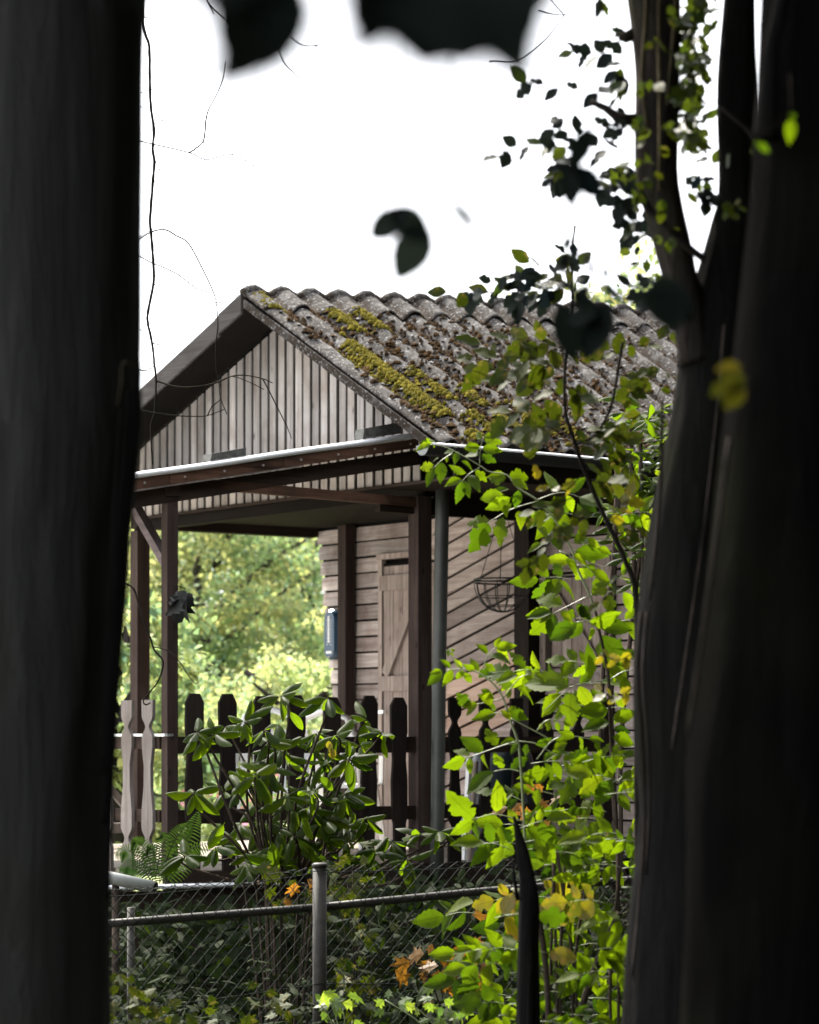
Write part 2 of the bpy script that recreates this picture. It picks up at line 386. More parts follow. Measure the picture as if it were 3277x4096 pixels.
def otube(name, pts, rad, m, parent=None, sides=6, wob=0, seed=0, smooth=True):
    V, Fc = tube_data(pts, rad, sides, True, wob, seed)
    return pyo(name, V, Fc, m, parent, smooth)

def smoothpath(pts, n=4):
    """Catmull-Rom through points"""
    pts = [Vector(p) for p in pts]
    if len(pts) < 3: return pts
    out = []
    q = [pts[0] * 2 - pts[1]] + pts + [pts[-1] * 2 - pts[-2]]
    for i in range(1, len(q) - 2):
        for j in range(n):
            t = j / n
            a, b, c, d = q[i - 1], q[i], q[i + 1], q[i + 2]
            out.append(0.5 * ((2 * b) + (c - a) * t + (2 * a - 5 * b + 4 * c - d) * t * t + (3 * b - a - 3 * c + d) * t ** 3))
    out.append(pts[-1]); return out

# ------------------------------------------------------------------ leaf templates (length 1 along +Y, face +Z)
def lance(width, power=0.8, rows=9, cols=5, serr=0.0, droop=0.12, fold=0.18, curl=0.0, stalk=0.06, twist=0.0, sharp=1.0, bite=0, seed=0):
    rr = random.Random(seed)
    V, UV, Fc = [], [], []
    for i in range(rows + 1):
        t = i / rows
        wv = width * (math.sin(math.pi * min(1, t ** power)) ** sharp) if 0 < t < 1 else 0.0
        if t == 1: wv = 0.004
        if i == 0: wv = 0.012
        if serr and 0 < i < rows: wv *= 1 + (serr if i % 2 else -serr)
        y = stalk + (1 - stalk) * t
        for j in range(cols):
            s = -1 + 2 * j / (cols - 1)
            wl = wv
            if bite and abs(s) == 1 and (i + j) % 5 == bite % 5 and 2 < i < rows - 1: wl *= 0.55
            x = s * wl
            z = -droop * t * t + fold * abs(x) - curl * x * x * 4 + twist * x * t + 0.012 * math.sin(t * 9 + s * 2 + seed)
            V.append(Vector((x, y, z))); UV.append((0.5 + 0.5 * s, t))
    for i in range(rows):
        for j in range(cols - 1):
            a = i * cols + j
            Fc.append((a, a + 1, a + cols + 1, a + cols))
    o = len(V); s = 0.008
    V += [Vector((-s, 0, 0)), Vector((s, 0, 0)), Vector((s, stalk + 0.02, 0.002)), Vector((-s, stalk + 0.02, 0.002))]
    UV += [(0.5, 0)] * 4; Fc.append((o, o + 1, o + 2, o + 3))
    return V, Fc, UV

def lobed(lobes, droop=0.1, notch=0.55, base=0.28):
    """palmate leaf: list of (angle from +Y in degrees, length)"""
    pts = [(0.0, 0.0)]
    seq = sorted(lobes, key=lambda q: q[0])
    c = (0.0, base)
    ring = []
    for i, (a, L) in enumerate(seq):
        ar = math.radians(a)
        for da, k in ((-11, 0.72), (-6, 0.80), (0, 1.0), (6, 0.80), (11, 0.72)):
            r2 = math.radians(a + da); ring.append((c[0] + math.sin(r2) * L * k, c[1] + math.cos(r2) * L * k))
        if i < len(seq) - 1:
            am = math.radians((a + seq[i + 1][0]) / 2); Lm = min(L, seq[i + 1][1]) * notch
            ring.append((c[0] + math.sin(am) * Lm, c[1] + math.cos(am) * Lm))
    V = [Vector((c[0], c[1], 0.0))] + [Vector((x, y, -droop * (x * x + (y - base) ** 2) + 0.03 * math.sin(7 * x + 5 * y))) for x, y in ring]
    UV = [(0.5, 0.3)] + [(0.5 + 0.45 * x, y) for x, y in ring]
    Fc = [(0, i + 1, i) for i in range(1, len(ring))]
    o = len(V); V += [Vector((-0.01, -0.15, 0)), Vector((0.01, -0.15, 0)), Vector((0.01, base, 0)), Vector((-0.01, base, 0))]
    UV += [(0.5, 0)] * 4; Fc += [(o, o + 1, o + 2, o + 3), (0, 1, o), (0, o, len(ring))]
    return V, Fc, UV

def tmesh(name, T, m):
    V, Fc, UV = T
    me = bpy.data.meshes.new(name); me.from_pydata([tuple(v) for v in V], [], Fc); me.update()
    uv = me.uv_layers.new(name='UVMap')
    for l in me.loops: uv.data[l.index].uv = UV[l.vertex_index]
    me.polygons.foreach_set('use_smooth', [True] * len(me.polygons))
    me.materials.append(m); return me

T_ASH = [lance(0.23, 0.78, 12, 5, 0.07, 0.10 + 0.07 * k, 0.30 + 0.16 * (k % 2), 0, 0.05, 0.15 * (k - 1), 1.0, 0, k) for k in range(3)] + [lance(0.29, 0.85, 12, 5, 0.07, 0.2, 0.12, 0, 0.05, -0.1, 0.9, 3, 9)]
T_RHO = [lance(0.185, 0.95, 9, 5, 0.0, 0.22 + 0.16 * k, -0.06, 1.3, 0.09, 0.12 * (k - 1), 0.62, 0, k + 20) for k in range(3)]
T_BEE = [lance(0.30, 0.85, 8, 5, 0.04, 0.12 * k, 0.15, 0, 0.07, 0.1 * k, 0.85, k * 2, k + 40) for k in range(3)]
T_MAP = [lobed([(-95, 0.42), (-48, 0.62), (0, 0.75), (48, 0.62), (95, 0.42)], 0.15), lobed([(-80, 0.45), (-40, 0.66), (0, 0.72), (42, 0.6), (85, 0.42)], 0.35, 0.6)]
T_IVY = [lobed([(-100, 0.38), (-50, 0.5), (0, 0.72), (50, 0.5), (100, 0.38)], 0.2, 0.72)]
T_LOW = lance(0.27, 0.85, 4, 3, 0, 0.15, 0.15, 0, 0.03)
T_LOWN = lance(0.16, 0.95, 5, 3, 0, 0.3, -0.05, 0.5, 0.05, 0, 0.7)

def meshes(name, Ts, m): return [tmesh(name, T, m) for T in Ts]

def leaf_mat(base, tip, nrm, wide=1.0):
    base, tip = Vector(base), Vector(tip)
    y = tip - base; L = max(y.length, 1e-4); y = y / L
    x = y.cross(Vector(nrm))
    if x.length < 1e-4: x = y.cross(Vector((0.3, 0.2, 0.9)))
    x.normalize(); z = x.cross(y)
    m = Matrix((x * wide, y, z)).transposed().to_4x4()
    m = Matrix.Translation(base) @ m @ Matrix.Scale(L, 4)
    return m

def facing(jit=0.5, up=0.35):
    return Vector((R.gauss(0, jit), -1.0, up + R.gauss(0, jit)))

class Plant:
    """a plant: stems as parts, leaves as parts up to the limit, the rest joined"""
    def __init__(self, name, label, cat, base, group=None):
        self.o = wthing(name, label, cat, base, group); self.n = 0; self.rest = {}
        self.inv = Matrix.Translation(-Vector(base)); self.queue = []
    def leaf(self, me, M, name='leaf', limit=295):
        self.queue.append((me, M, name)); self.limit = limit
    def stem(self, pts, rad, m, name='stem', sides=6):
        return otube(name, pts, rad, m, self.o, sides)
    def done(self):
        lim = getattr(self, 'limit', 295)
        # the largest leaves are parts of their own
        q = sorted(self.queue, key=lambda e: -(e[1].col[1].xyz.length / max(1.0, (e[1].translation.y))))
        for me, M, name in q[:lim]:
            o = bpy.data.objects.new(name, me); COL.objects.link(o); o.parent = self.o; o.matrix_local = self.inv @ M
        by = {}
        for me, M, name in q[lim:]: by.setdefault(me.materials[0].name, []).append((me, M))
        for mn, lst in by.items():
            V, Fc, UV = [], [], []
            for me, M in lst:
                o = len(V); V += [self.inv @ (M @ v.co) for v in me.vertices]
                Fc += [tuple(o + i for i in p.vertices) for p in me.polygons]
                uvl = {l.vertex_index: me.uv_layers[0].data[l.index].uv.copy() for l in me.loops}
                UV += [uvl.get(i, (0.5, 0)) for i in range(len(me.vertices))]
            me2 = tmesh('leaf_mass', (V, Fc, UV), bpy.data.materials[mn])
            o = bpy.data.objects.new('leaf_mass', me2); COL.objects.link(o); o.parent = self.o; o['kind'] = 'stuff'
        return self.o

def leaf_cloud(name, T, Ms, m, parent=None, kind='stuff'):
    """many leaves in one mesh, numpy speed. Ms: list of 4x4"""
    V, Fc, UV = T
    A = np.array([list(v) + [1.0] for v in V]); A4 = np.array([[list(r) for r in M] for M in Ms])
    W = np.einsum('nij,kj->nki', A4, A)[:, :, :3].reshape(-1, 3)
    nv = len(V); fl = [f for f in Fc]
    loops = np.array([i for f in fl for i in f]); tot = np.array([len(f) for f in fl])
    n = len(Ms)
    allloops = (loops[None, :] + (np.arange(n) * nv)[:, None]).reshape(-1)
    alltot = np.tile(tot, n); starts = np.concatenate(([0], np.cumsum(alltot)[:-1]))
    me = bpy.data.meshes.new(name)
    me.vertices.add(len(W)); me.vertices.foreach_set('co', W.reshape(-1))
    me.loops.add(len(allloops)); me.loops.foreach_set('vertex_index', allloops)
    me.polygons.add(len(alltot)); me.polygons.foreach_set('loop_start', starts)
    me.update(calc_edges=True)
    uv = me.uv_layers.new(name='UVMap'); UVa = np.array(UV)[loops]
    uv.data.foreach_set('uv', np.tile(UVa, (n, 1)).reshape(-1))
    o = link_mesh(name, me, m, parent, True)
    if kind: o['kind'] = kind
    return o

def rand_dir(rr):
    while True:
        v = Vector((rr.uniform(-1, 1), rr.uniform(-1, 1), rr.uniform(-1, 1)))
        if 0.05 < v.length < 1: return v.normalized()

# ------------------------------------------------------------------ the ground
def ground():
    V, Fc = [], []
    xs = [-120, -60, -30, -15, -8, -5, -3, -2, -1, 0, 1, 2, 3, 5, 8, 15, 30, 60, 120]
    ys = [-60, -30, -15, -8, -4, 0, 2, 4, 6, 8, 9, 10, 11, 12, 13, 14, 15, 17, 20, 26, 34, 60, 120, 250]
    for y in ys:
        for x in xs: V.append((x, y, 0.06 * noise.noise(Vector((x * 0.7, y * 0.7, 0)))))
    n = len(xs)
    for j in range(len(ys) - 1):
        for i in range(n - 1): Fc.append((j * n + i, j * n + i + 1, (j + 1) * n + i + 1, (j + 1) * n + i))
    tag(pyo('ground', V, Fc, GROUND, None, True), 'dark leaf littered woodland soil under the trees', None, None, 'structure')
    V, Fc = [], []
    for y in (21.5, 24, 28, 34, 45, 70, 110):
        for x in (-60, -30, -14, -7, -3, 0, 3, 7, 14, 30, 60):
            V.append((x, y, 0.12 + 0.05 * noise.noise(Vector((x * 0.5, y * 0.5, 3)))))
    for j in range(6):
        for i in range(10): Fc.append((j * 11 + i, j * 11 + i + 1, (j + 1) * 11 + i + 1, (j + 1) * 11 + i))
    tag(pyo('lawn', V, Fc, LAWN, None, True), 'sunlit grass beyond the wooden cabin', None, None, 'structure')
ground()
def bounce_ground():  # added pale ground out of view, bounces sun up onto the gable
    m, n_, b = mat('pale_bounce_gravel')
    v = coords(n_, (1, 1, 1), False); n1 = nz(n_, v, 30, 6, 0.7)
    n_.links.new(ramp(n_, n1, [(0.3, (0.36, 0.345, 0.32)), (0.7, (0.58, 0.56, 0.53))]), b.inputs['Base Color']); b.inputs['Roughness'].default_value = 1.0
    bump(n_, b, n1, 0.7, 0.02)
    pts = [(-2.6, 9.0), (-2.9, 14.0), (-2.6, 15.5), (-3.2, 18.5), (-4.2, 21.0), (-14, 23), (-22, 18), (-22, 6), (-9, 3.0), (-4.0, 6.0)]
    V = [(x, y, 0.09) for x, y in pts] + [(x, y, -0.02) for x, y in pts]; k = len(pts)
    tag(pyo('gravel_bounce', V, [tuple(range(k))[::-1]] + [(i, (i + 1) % k, k + (i + 1) % k, k + i) for i in range(k)], m), 'added pale ground left of the cabin, unseen, bouncing sun onto the gable', None, None, 'structure')
bounce_ground()

# ------------------------------------------------------------------ the cabin: local x = along the ridge (v), local y = across (u)
ANG = math.radians(36)
VX, VY = math.cos(ANG), math.sin(ANG)
O0 = Vector((0.063, 16.0))
def hw(v, u, z=0.0): return Vector((O0.x + v * VX - u * VY, O0.y + v * VY + u * VX, z))
def gp(X, Y, v):
    """where the ray through pixel X, Y meets the cabin plane v = const: (u, z)"""
    k = (X - HX) / F; a = O0.x + v * VX; b = O0.y + v * VY
    u = (a - k * b) / (VY + k * VX); d = b + u * VX
    return u, EYE + (HY - Y) * d / F
def sp(X, Y, u):
    """same for the cabin plane u = const: (v, z)"""
    k = (X - HX) / F; a = O0.x - u * VY; b = O0.y + u * VX
    v = (k * b - a) / (VX - k * VY); d = b + v * VY
    return v, EYE + (HY - Y) * d / F

cabin = thing('cabin', 'weathered wooden cabin with mossy corrugated roof and covered porch', 'cabin', (O0.x, O0.y, 0), ANG)
OV = -0.35
uA, zA = gp(1000, 1178, OV)          # apex of the front verge
uE, zE = gp(1799, 1775, OV)          # lower right corner of the sheets
uL, zL = gp(558, 1585, OV)           # a point on the left slope
sl_l = (zA - zL) / (uL - uA)
uLE = 3.75; zLE = zA - sl_l * (uLE - uA)
V0, V1 = OV - 0.04, 5.6
vend, _ = sp(2500, 1240, uA)
PITCH = (vend - OV) / 14.2
RISE = (EYE + (HY - 1250) * (O0.y + vend * VY + uA * VX) / F - zA) / (vend - OV)   # the old ridge climbs a little to the back
def ridge_z(v): return zA + max(0, v - OV) * RISE
def roof_pt(v, s, side, lift=0.0, ext=1.0):
    """s = 0 ridge .. 1 eave"""
    zr = ridge_z(v)
    ue, ze = (uE, zE) if side > 0 else (uLE, zLE)
    u = uA + (ue - uA) * s; z = zr + (ze - zr) * s
    wv_ = 2 * math.pi * (v - OV - 0.022) / PITCH
    amp = 0.022 + 0.016 * min(1.0, max(0.0, s) / 0.25)
    wave = amp * (math.cos(wv_) - 0.12 * math.cos(2 * wv_))
    sag = -0.015 * math.sin(math.pi * s) * (0.6 + 0.4 * math.sin(v * 2.1))
    return Vector((v, u, z + wave + sag + lift))

def corr_sheet(name, v0, v1, s0, s1, side, lift, ns, rough, m, seed, thick=0.011):
    nv = max(4, int(round((v1 - v0) / PITCH * 18)))
    V = []
    for layer in (0, 1):
        for j in range(ns + 1):
            s = s0 + (s1 - s0) * j / ns
            for i in range(nv + 1):
                v = v0 + (v1 - v0) * i / nv
                p = roof_pt(v, s, side, lift)
                if layer == 0:
                    nn = noise.fractal(Vector((v * 7 + seed, s * 16, seed * 1.7)), 0.8, 2.0, 4)
                    p.z += rough * nn
                else: p.z -= thick
                V.append(p)
    Fc = []; w_ = nv + 1; off = w_ * (ns + 1)
    for j in range(ns):
        for i in range(nv):
            a = j * w_ + i
            Fc.append((a, a + 1, a + w_ + 1, a + w_)); Fc.append((off + a, off + a + w_, off + a + w_ + 1, off + a + 1))
    for i in range(nv):
        Fc.append((i, off + i, off + i + 1, i + 1)); a = ns * w_ + i; Fc.append((a, a + 1, off + a + 1, off + a))
    for j in range(ns):
        a = j * w_; Fc.append((a, a + w_, off + a + w_, off + a)); a += nv; Fc.append((a, off + a, off + a + w_, a + w_))
    return pyo(name, V, Fc, m, cabin, True)

v = V0; k = 0
while v < V1 - 0.1:
    v2 = min(V1, (V0 if k == 0 else v) + PITCH * (5 if k else 4.8))
    corr_sheet('roof_sheet', v, v2, 0.02, 1.0 + 0.004 * (k % 2), 1, 0.002 * (k % 2), 70, 0.011, ROOFM, 3.1 * k)
    corr_sheet('roof_sheet', v, v2, 0.02, 1.0, -1, 0.002 * (k % 2), 24, 0.013, ROOFM, 3.1 * k + 50)
    v = v2; k += 1
v = V0 - 0.015; k = 0
while v < V1 - 0.1:                   # corrugated ridge capping, laid over the sheets
    v2 = min(V1, v + PITCH * 3.5)
    a = corr_sheet('ridge_cap', v, v2, -0.004, 0.118, 1, 0.024, 12, 0.012, ROOFM, 7.7 * k + 11)
    a = corr_sheet('ridge_cap', v, v2, -0.004, 0.14, -1, 0.024, 8, 0.012, ROOFM, 7.7 * k + 31)
    v = v2; k += 1
# rounded ridge roll
rp = [Vector((vv, uA, ridge_z(vv) + 0.012 + 0.022 * math.cos(2 * math.pi * (vv - OV - 0.022) / PITCH))) for vv in np.linspace(V0 - 0.01, V1, 150)]
otube('ridge_roll', rp, 0.035, ROOFM, cabin, 8, 0.25, 4)

# moss, brown debris and lichen crusts growing on the sheets
def moss_blob(V, Fc, c, r, h, rr):
    o = len(V); n = 7
    for ring, (rk, hk) in enumerate(((1.0, -0.2), (0.75, 0.55), (0.3, 0.95))):
        for i in range(n):
            a = 2 * math.pi * (i + 0.3 * ring) / n
            q = rk * r * rr.uniform(0.75, 1.25)
            V.append(c + Vector((math.cos(a) * q, math.sin(a) * q * 0.9, h * hk * rr.uniform(0.7, 1.3))))
    V.append(c + Vector((0, 0, h)))
    for ring in range(2):
        for i in range(n):
            a = o + ring * n + i; b = o + ring * n + (i + 1) % n
            Fc.append((a, b, b + n, a + n))
    for i in range(n): Fc.append((o + 2 * n + i, o + 2 * n + (i + 1) % n, o + 3 * n))
mr_ = random.Random(3)
MG, MB_, ML = ([], []), ([], []), ([], [])
def grow(store, wave, s, spread, r, h):
    vv = OV + 0.022 + (wave + mr_.gauss(0, spread)) * PITCH
    if vv < V0 + 0.01: return
    if store is MG and noise.noise(Vector((wave * 2.3, s * 11, 4))) < -0.3: return
    p = roof_pt(vv, s, 1, 0.004); moss_blob(store[0], store[1], p, r, h, mr_)
for wv, s0, s1, n in ((0, 0.02, 0.13, 30), (1, 0.36, 0.52, 110), (1, 0.53, 0.99, 300), (1.05, 0.30, 0.99, 170), (2, 0.12, 0.28, 70), (3, 0.10, 0.24, 60), (2, 0.52, 0.98, 110), (3, 0.62, 0.97, 70), (0.5, 0.4, 0.75, 80), (4, 0.7, 0.99, 60), (5, 0.75, 0.98, 30)):
    for _ in range(int(n * 2.4)): grow(MG, wv, mr_.uniform(s0, s1), 0.15, mr_.uniform(0.007, 0.026), mr_.uniform(0.008, 0.026))
for _ in range(3600):
    wv = min(14, mr_.gammavariate(2.4, 2.3)); grow(MB_, round(wv) + mr_.choice((.33, .40, .46, .5, .54, .6, .67, .1)), mr_.betavariate(1.7, 1.3), 0.16, mr_.uniform(0.006, 0.022), mr_.uniform(0.005, 0.02))
for _ in range(1300):                  # debris collecting in the valleys
    grow(MB_, int(min(15, mr_.expovariate(0.2))) + 0.5, mr_.uniform(0.1, 1.0), 0.1, mr_.uniform(0.012, 0.035), mr_.uniform(0.01, 0.025))
for s in (0.60, 0.64, 0.74, 0.77, 0.80, 0.83, 0.87, 0.90, 0.93, 0.30, 0.34, 0.22):
    for _ in range(5): grow(MB_, -0.05, s + mr_.uniform(-0.012, 0.012), 0.07, mr_.uniform(0.012, 0.026), 0.012)
for _ in range(500): grow(ML, mr_.uniform(0, 18), mr_.uniform(0.03, 1), 0.3, mr_.uniform(0.008, 0.022), mr_.uniform(0.004, 0.012))
for nm, st, m in (('moss', MG, MOSSG), ('moss', MB_, MOSSB), ('lichen', ML, LICH)):
    pyo(nm, st[0], st[1], m, cabin, True, 'stuff')

# barge pieces on the front verge
def under(u, v=OV):                    # underside height of the roof above position u
    s = (uA - u) / (uA - uE) if u < uA else (u - uA) / (uLE - uA)
    zr = ridge_z(v)
    return zr + ((zE if u < uA else zLE) - zr) * s - 0.035
bh = 0.125
ujoint = gp(906, 1250, OV)[0]
def barge(u0, u1, h, x0, m, lift=0.0):
    pts = [(x0, u0, under(u0) + 0.03 + lift), (x0, u1, under(u1) + 0.03 + lift), (x0, u1, under(u1) + 0.03 + lift - h), (x0, u0, under(u0) + 0.03 + lift - h)]
    oprism('barge_board', pts, (0.018, 0, 0), m, cabin)
barge(uA + 0.01, ujoint, bh, V0 - 0.022, BARGE, 0.012)
barge(ujoint + 0.003, uLE - 0.02, bh, V0 - 0.018, BARGE)
barge(uE + 0.05, uA - 0.003, 0.055, V0 - 0.010, ROOFM, -0.028)
# soffit boards under the overhang
for a, b in ((uA, uLE - 0.05), (uE + 0.06, uA)):
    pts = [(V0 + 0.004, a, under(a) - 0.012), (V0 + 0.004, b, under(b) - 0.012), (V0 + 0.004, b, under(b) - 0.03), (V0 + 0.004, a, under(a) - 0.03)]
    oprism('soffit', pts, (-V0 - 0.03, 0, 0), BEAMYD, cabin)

# gable: vertical boards with dark gaps
UFAR = 3.35
ZG = 0.5 * (gp(720, 2035, 0)[1] + gp(1560, 1950, 0)[1])
pitchb = 0.0985; u = 0.0
gp_pts = [(0.03, -0.02, ZG - 0.0035), (0.03, UFAR, ZG - 0.0035), (0.03, UFAR, under(UFAR) - 0.06), (0.03, uA, under(uA) - 0.05), (0.03, -0.02, under(-0.02) - 0.05)]
oprism('gable_backing', gp_pts, (0.02, 0, 0), BACK, cabin)
while u < UFAR - 0.02:
    a, b = u, u + pitchb - 0.029
    za, zb = under(a) - 0.035, under(b) - 0.035
    zl = ZG + R.uniform(-0.006, 0.006); x0 = R.uniform(-0.003, 0.003)
    pts = [(x0, a, zl), (x0, b, zl), (x0, b, zb)]
    if a < uA < b: pts.append((x0, uA, under(uA) - 0.035))
    pts.append((x0, a, za))
    if za > ZG + 0.03: oprism('gable_board', pts, (0.011, 0, 0), GABLE, cabin)
    u += pitchb
obox('gable_sill', -0.02, 0.05, -0.02, UFAR, ZG - 0.022, ZG - 0.004, BEAMY, cabin)
# lintel under the gable and porch ceiling
zlin = gp(1270, 2122, 0.12)[1]
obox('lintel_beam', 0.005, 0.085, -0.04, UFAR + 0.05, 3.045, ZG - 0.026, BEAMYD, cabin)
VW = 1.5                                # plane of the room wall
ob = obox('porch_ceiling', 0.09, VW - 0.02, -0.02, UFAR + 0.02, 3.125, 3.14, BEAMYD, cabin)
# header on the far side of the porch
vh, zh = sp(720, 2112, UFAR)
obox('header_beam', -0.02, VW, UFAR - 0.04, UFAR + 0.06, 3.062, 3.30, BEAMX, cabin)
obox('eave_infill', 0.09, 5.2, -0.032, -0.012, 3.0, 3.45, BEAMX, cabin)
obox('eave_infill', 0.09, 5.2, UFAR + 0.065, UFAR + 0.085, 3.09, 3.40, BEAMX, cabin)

# posts
DECK = 0.85
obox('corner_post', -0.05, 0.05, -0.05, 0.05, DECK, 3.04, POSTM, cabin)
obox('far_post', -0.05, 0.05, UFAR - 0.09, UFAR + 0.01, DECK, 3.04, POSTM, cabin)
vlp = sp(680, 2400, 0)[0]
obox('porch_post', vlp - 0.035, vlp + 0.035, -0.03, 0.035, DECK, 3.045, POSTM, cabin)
obox('post_cap_block', vlp - 0.045, vlp + 0.05, -0.036, 0.045, 2.95, 3.04, BEAMX, cabin)
# side beams of the lean-to along the near edge
zb_l = sp(712, 1910, 0)[1]
bm = bmesh.new(); bar(bm, (vlp + 0.06, -0.005, 3.035), (0.06, -0.005, 3.0), 0.05, 0.055); bmo('side_beam', bm, FASC, cabin)
bm = bmesh.new(); bar(bm, (-0.3, 0.02, 2.985), (2.2, 0.02, 2.985), 0.06, 0.10); bmo('eave_beam', bm, BEAMX, cabin)
bm = bmesh.new(); bar(bm, (vlp - 0.005, -0.01, 2.99), (vlp - 0.005, 3.4, 2.99), 0.055, 0.085); bmo('end_beam', bm, BEAMY, cabin)
bm = bmesh.new(); bar(bm, (vlp - 0.002, 0.03, 2.58), (vlp - 0.002, 0.43, 2.96), 0.05, 0.055, (1, 0, 0)); bmo('brace', bm, wood('purplish_brace', (0.09, 0.07, 0.07), (0.2, 0.165, 0.17), (0.1, 0.08, 0.08), 'y'), cabin)
# lean-to roof
ev0, ez0 = sp(1700, 1728, -0.06); ev1, ez1 = sp(530, 1896, -0.06)
sl_e = (ez0 - ez1) / (ev0 - ev1)
def lz(v): return ez0 + (v - ev0) * sl_e
vout = -2.45
def leanplate(name, u0, u1, dz0, dz1, va, vb, m):
    return oprism(name, [(va, u0, lz(va) + dz0), (vb, u0, lz(vb) + dz0), (vb, u0, lz(vb) + dz1), (va, u0, lz(va) + dz1)], (0, u1 - u0, 0), m, cabin)
leanplate('lean_to_sheet', -0.05, 3.3, -0.012, -0.002, vout, -0.004, simple('grey_roof_sheet', (0.30, 0.31, 0.32), 0.5, 0.1, 0.2, 10))
otube('edge_flashing', [(vv_, -0.066, lz(vv_) - 0.010 + 0.002 * math.sin(vv_ * 5)) for vv_ in np.linspace(vout, ev0, 24)], 0.0175, WHITEM, cabin, 14)
fs = []
for a, b in ((vout, -1.78), (-1.775, -1.02), (-1.015, -0.42), (-0.415, -0.06)):
    leanplate('fascia', -0.068, -0.046, -0.088, -0.031, a, b, FASC)
leanplate('fascia_lip', -0.066, -0.04, -0.098, -0.0885, vout, -0.9, BALU)
leanplate('edge_rafter', -0.03, 0.03, -0.19, -0.10, vout + 0.05, -0.004, BEAMX)
for uu in (0.7, 1.4, 2.1, 2.8): leanplate('rafter', uu, uu + 0.05, -0.09, -0.013, vout + 0.05, -0.004, BEAMX)
for k in range(9):
    vv = -2.2 + k * 0.26; bm = bmesh.new()
    bmesh.ops.create_cone(bm, cap_ends=True, segments=8, radius1=0.007, radius2=0.006, depth=0.006, matrix=Matrix.Translation((vv, -0.071, lz(vv) - 0.058)) @ Matrix.Rotation(math.pi / 2, 4, 'X'))
    bmo('screw', bm, SCREW, cabin)

# gutter along the right eave
gu = uE - 0.05; gv0 = sp(1692, 1790, gu)[0]; gz0 = sp(1800, 1788, gu)[1]; gv1, gz1 = sp(2620, 1862, gu)
bm = bmesh.new(); segs = 10; rg = 0.06; prev = None
gslope = (gz1 - gz0) / (gv1 - sp(1800, 1788, gu)[0])
for vv in np.linspace(gv0, 5.2, 14):
    ring = []
    for rr2 in (rg, rg - 0.004):
        for i in range(segs + 1):
            a = math.pi + math.pi * i / segs
            ring.append(bm.verts.new((vv, gu + rr2 * math.cos(a), gz0 + (vv - gv0) * gslope + rr2 * math.sin(a))))
    if prev:
        for i in range(segs):
            bm.faces.new((prev[i], prev[i + 1], ring[i + 1], ring[i])); j = segs + 1 + i
            bm.faces.new((prev[j], ring[j], ring[j + 1], prev[j + 1]))
        bm.faces.new((prev[0], ring[0], ring[segs + 1], prev[segs + 1])); bm.faces.new((prev[segs], prev[2 * segs + 1], ring[2 * segs + 1], ring[segs]))
    prev = ring
g_ = bmo('gutter', bm, GUTT, cabin, True)
V_, F_ = tube_data([(gv0, gu - rg, gz0 + 0.004), (5.2, gu - rg, gz0 + (5.2 - gv0) * gslope + 0.004)], 0.008, 8); pyo('gutter_bead', V_, F_, WHITEM, cabin, True)
bm = bmesh.new(); cpts = [(gv0 - 0.004, gu + rg * math.cos(math.pi + math.pi * i / 10), gz0 + rg * math.sin(math.pi + math.pi * i / 10)) for i in range(11)]
prism(bm, cpts, (0.004, 0, 0)); bmo('gutter_end_cap', bm, PALEP, cabin)
obox('eave_fascia', -0.3, 5.2, gu + 0.065, gu + 0.085, gz0 - 0.17, gz0 + 0.0, BEAMX, cabin)
obox('eave_soffit', -0.3, 5.2, gu + 0.087, 0.0, gz0 - 0.17, gz0 - 0.155, BEAMX, cabin)
# downpipe
def at_u(X, Y, u): v_, z_ = sp(X, Y, u); return (v_, u, z_)
dp = [at_u(1772, 1880, -0.16), at_u(1768, 2100, -0.16), at_u(1757, 2700, -0.16), at_u(1750, 3300, -0.16), at_u(1747, 3600, -0.16)]
otube('downpipe', dp, 0.042, PIPEM, cabin, 14)

# the room wall: horizontal lap boards, door, diagonal boards, shuttered window
def wall_u(X): return gp(X, 2500, VW)[0]
uWL_top = gp(1265, 2110, VW)[0]; uWL_bot = gp(1328, 2780, VW)[0]; zt_, zb_ = gp(1265, 2110, VW)[1], gp(1328, 2780, VW)[1]
def wl(z): return uWL_bot + (uWL_top - uWL_bot) * (z - zb_) / (zt_ - zb_)
oprism('room_wall', [(VW + 0.03, -0.3, DECK), (VW + 0.03, wl(DECK) - 0.004, DECK), (VW + 0.03, wl(3.14) - 0.004, 3.16), (VW + 0.03, -0.3, 3.16)], (0.04, 0, 0), BACK, cabin)
lap = 0.113; uD0, uD1 = wall_u(1530), wall_u(1660)
ud_r = gp(1655, 2500, VW)[0]
def lapboard(ua, ub_l, z, m, name='wall_board', hh=None):
    hh = hh or lap - 0.014
    bm = bmesh.new()
    z1 = z + hh
    ubl, ubh = ub_l(z), ub_l(z1)
    y = R.uniform(-0.002, 0.002)
    pts_b = [(VW - 0.004 + y, ua, z), (VW - 0.004 + y, ubl, z), (VW + 0.012, ubh, z1), (VW + 0.012, ua, z1)]
    prism(bm, pts_b, (0.018, 0, 0)); bmo(name, bm, m, cabin)
uM = wall_u(1410)
z = DECK + 0.01
zdt = gp(1560, 2238, VW)[1]            # door head
while z < 3.1:
    lapboard(uM - 0.02, wl, z, WALLH)                            # left of the middle post
    u_lo = uD0 if z < zdt - 0.02 else ud_r - 0.25
    lapboard(u_lo, lambda q: uM - 0.025, z + R.uniform(-0.004, 0.004), WALLH)
    z += lap
obox('wall_post', VW - 0.10, VW - 0.015, wall_u(1428) , wall_u(1397), DECK, 3.12, POSTM, cabin)
wu = wl(0)
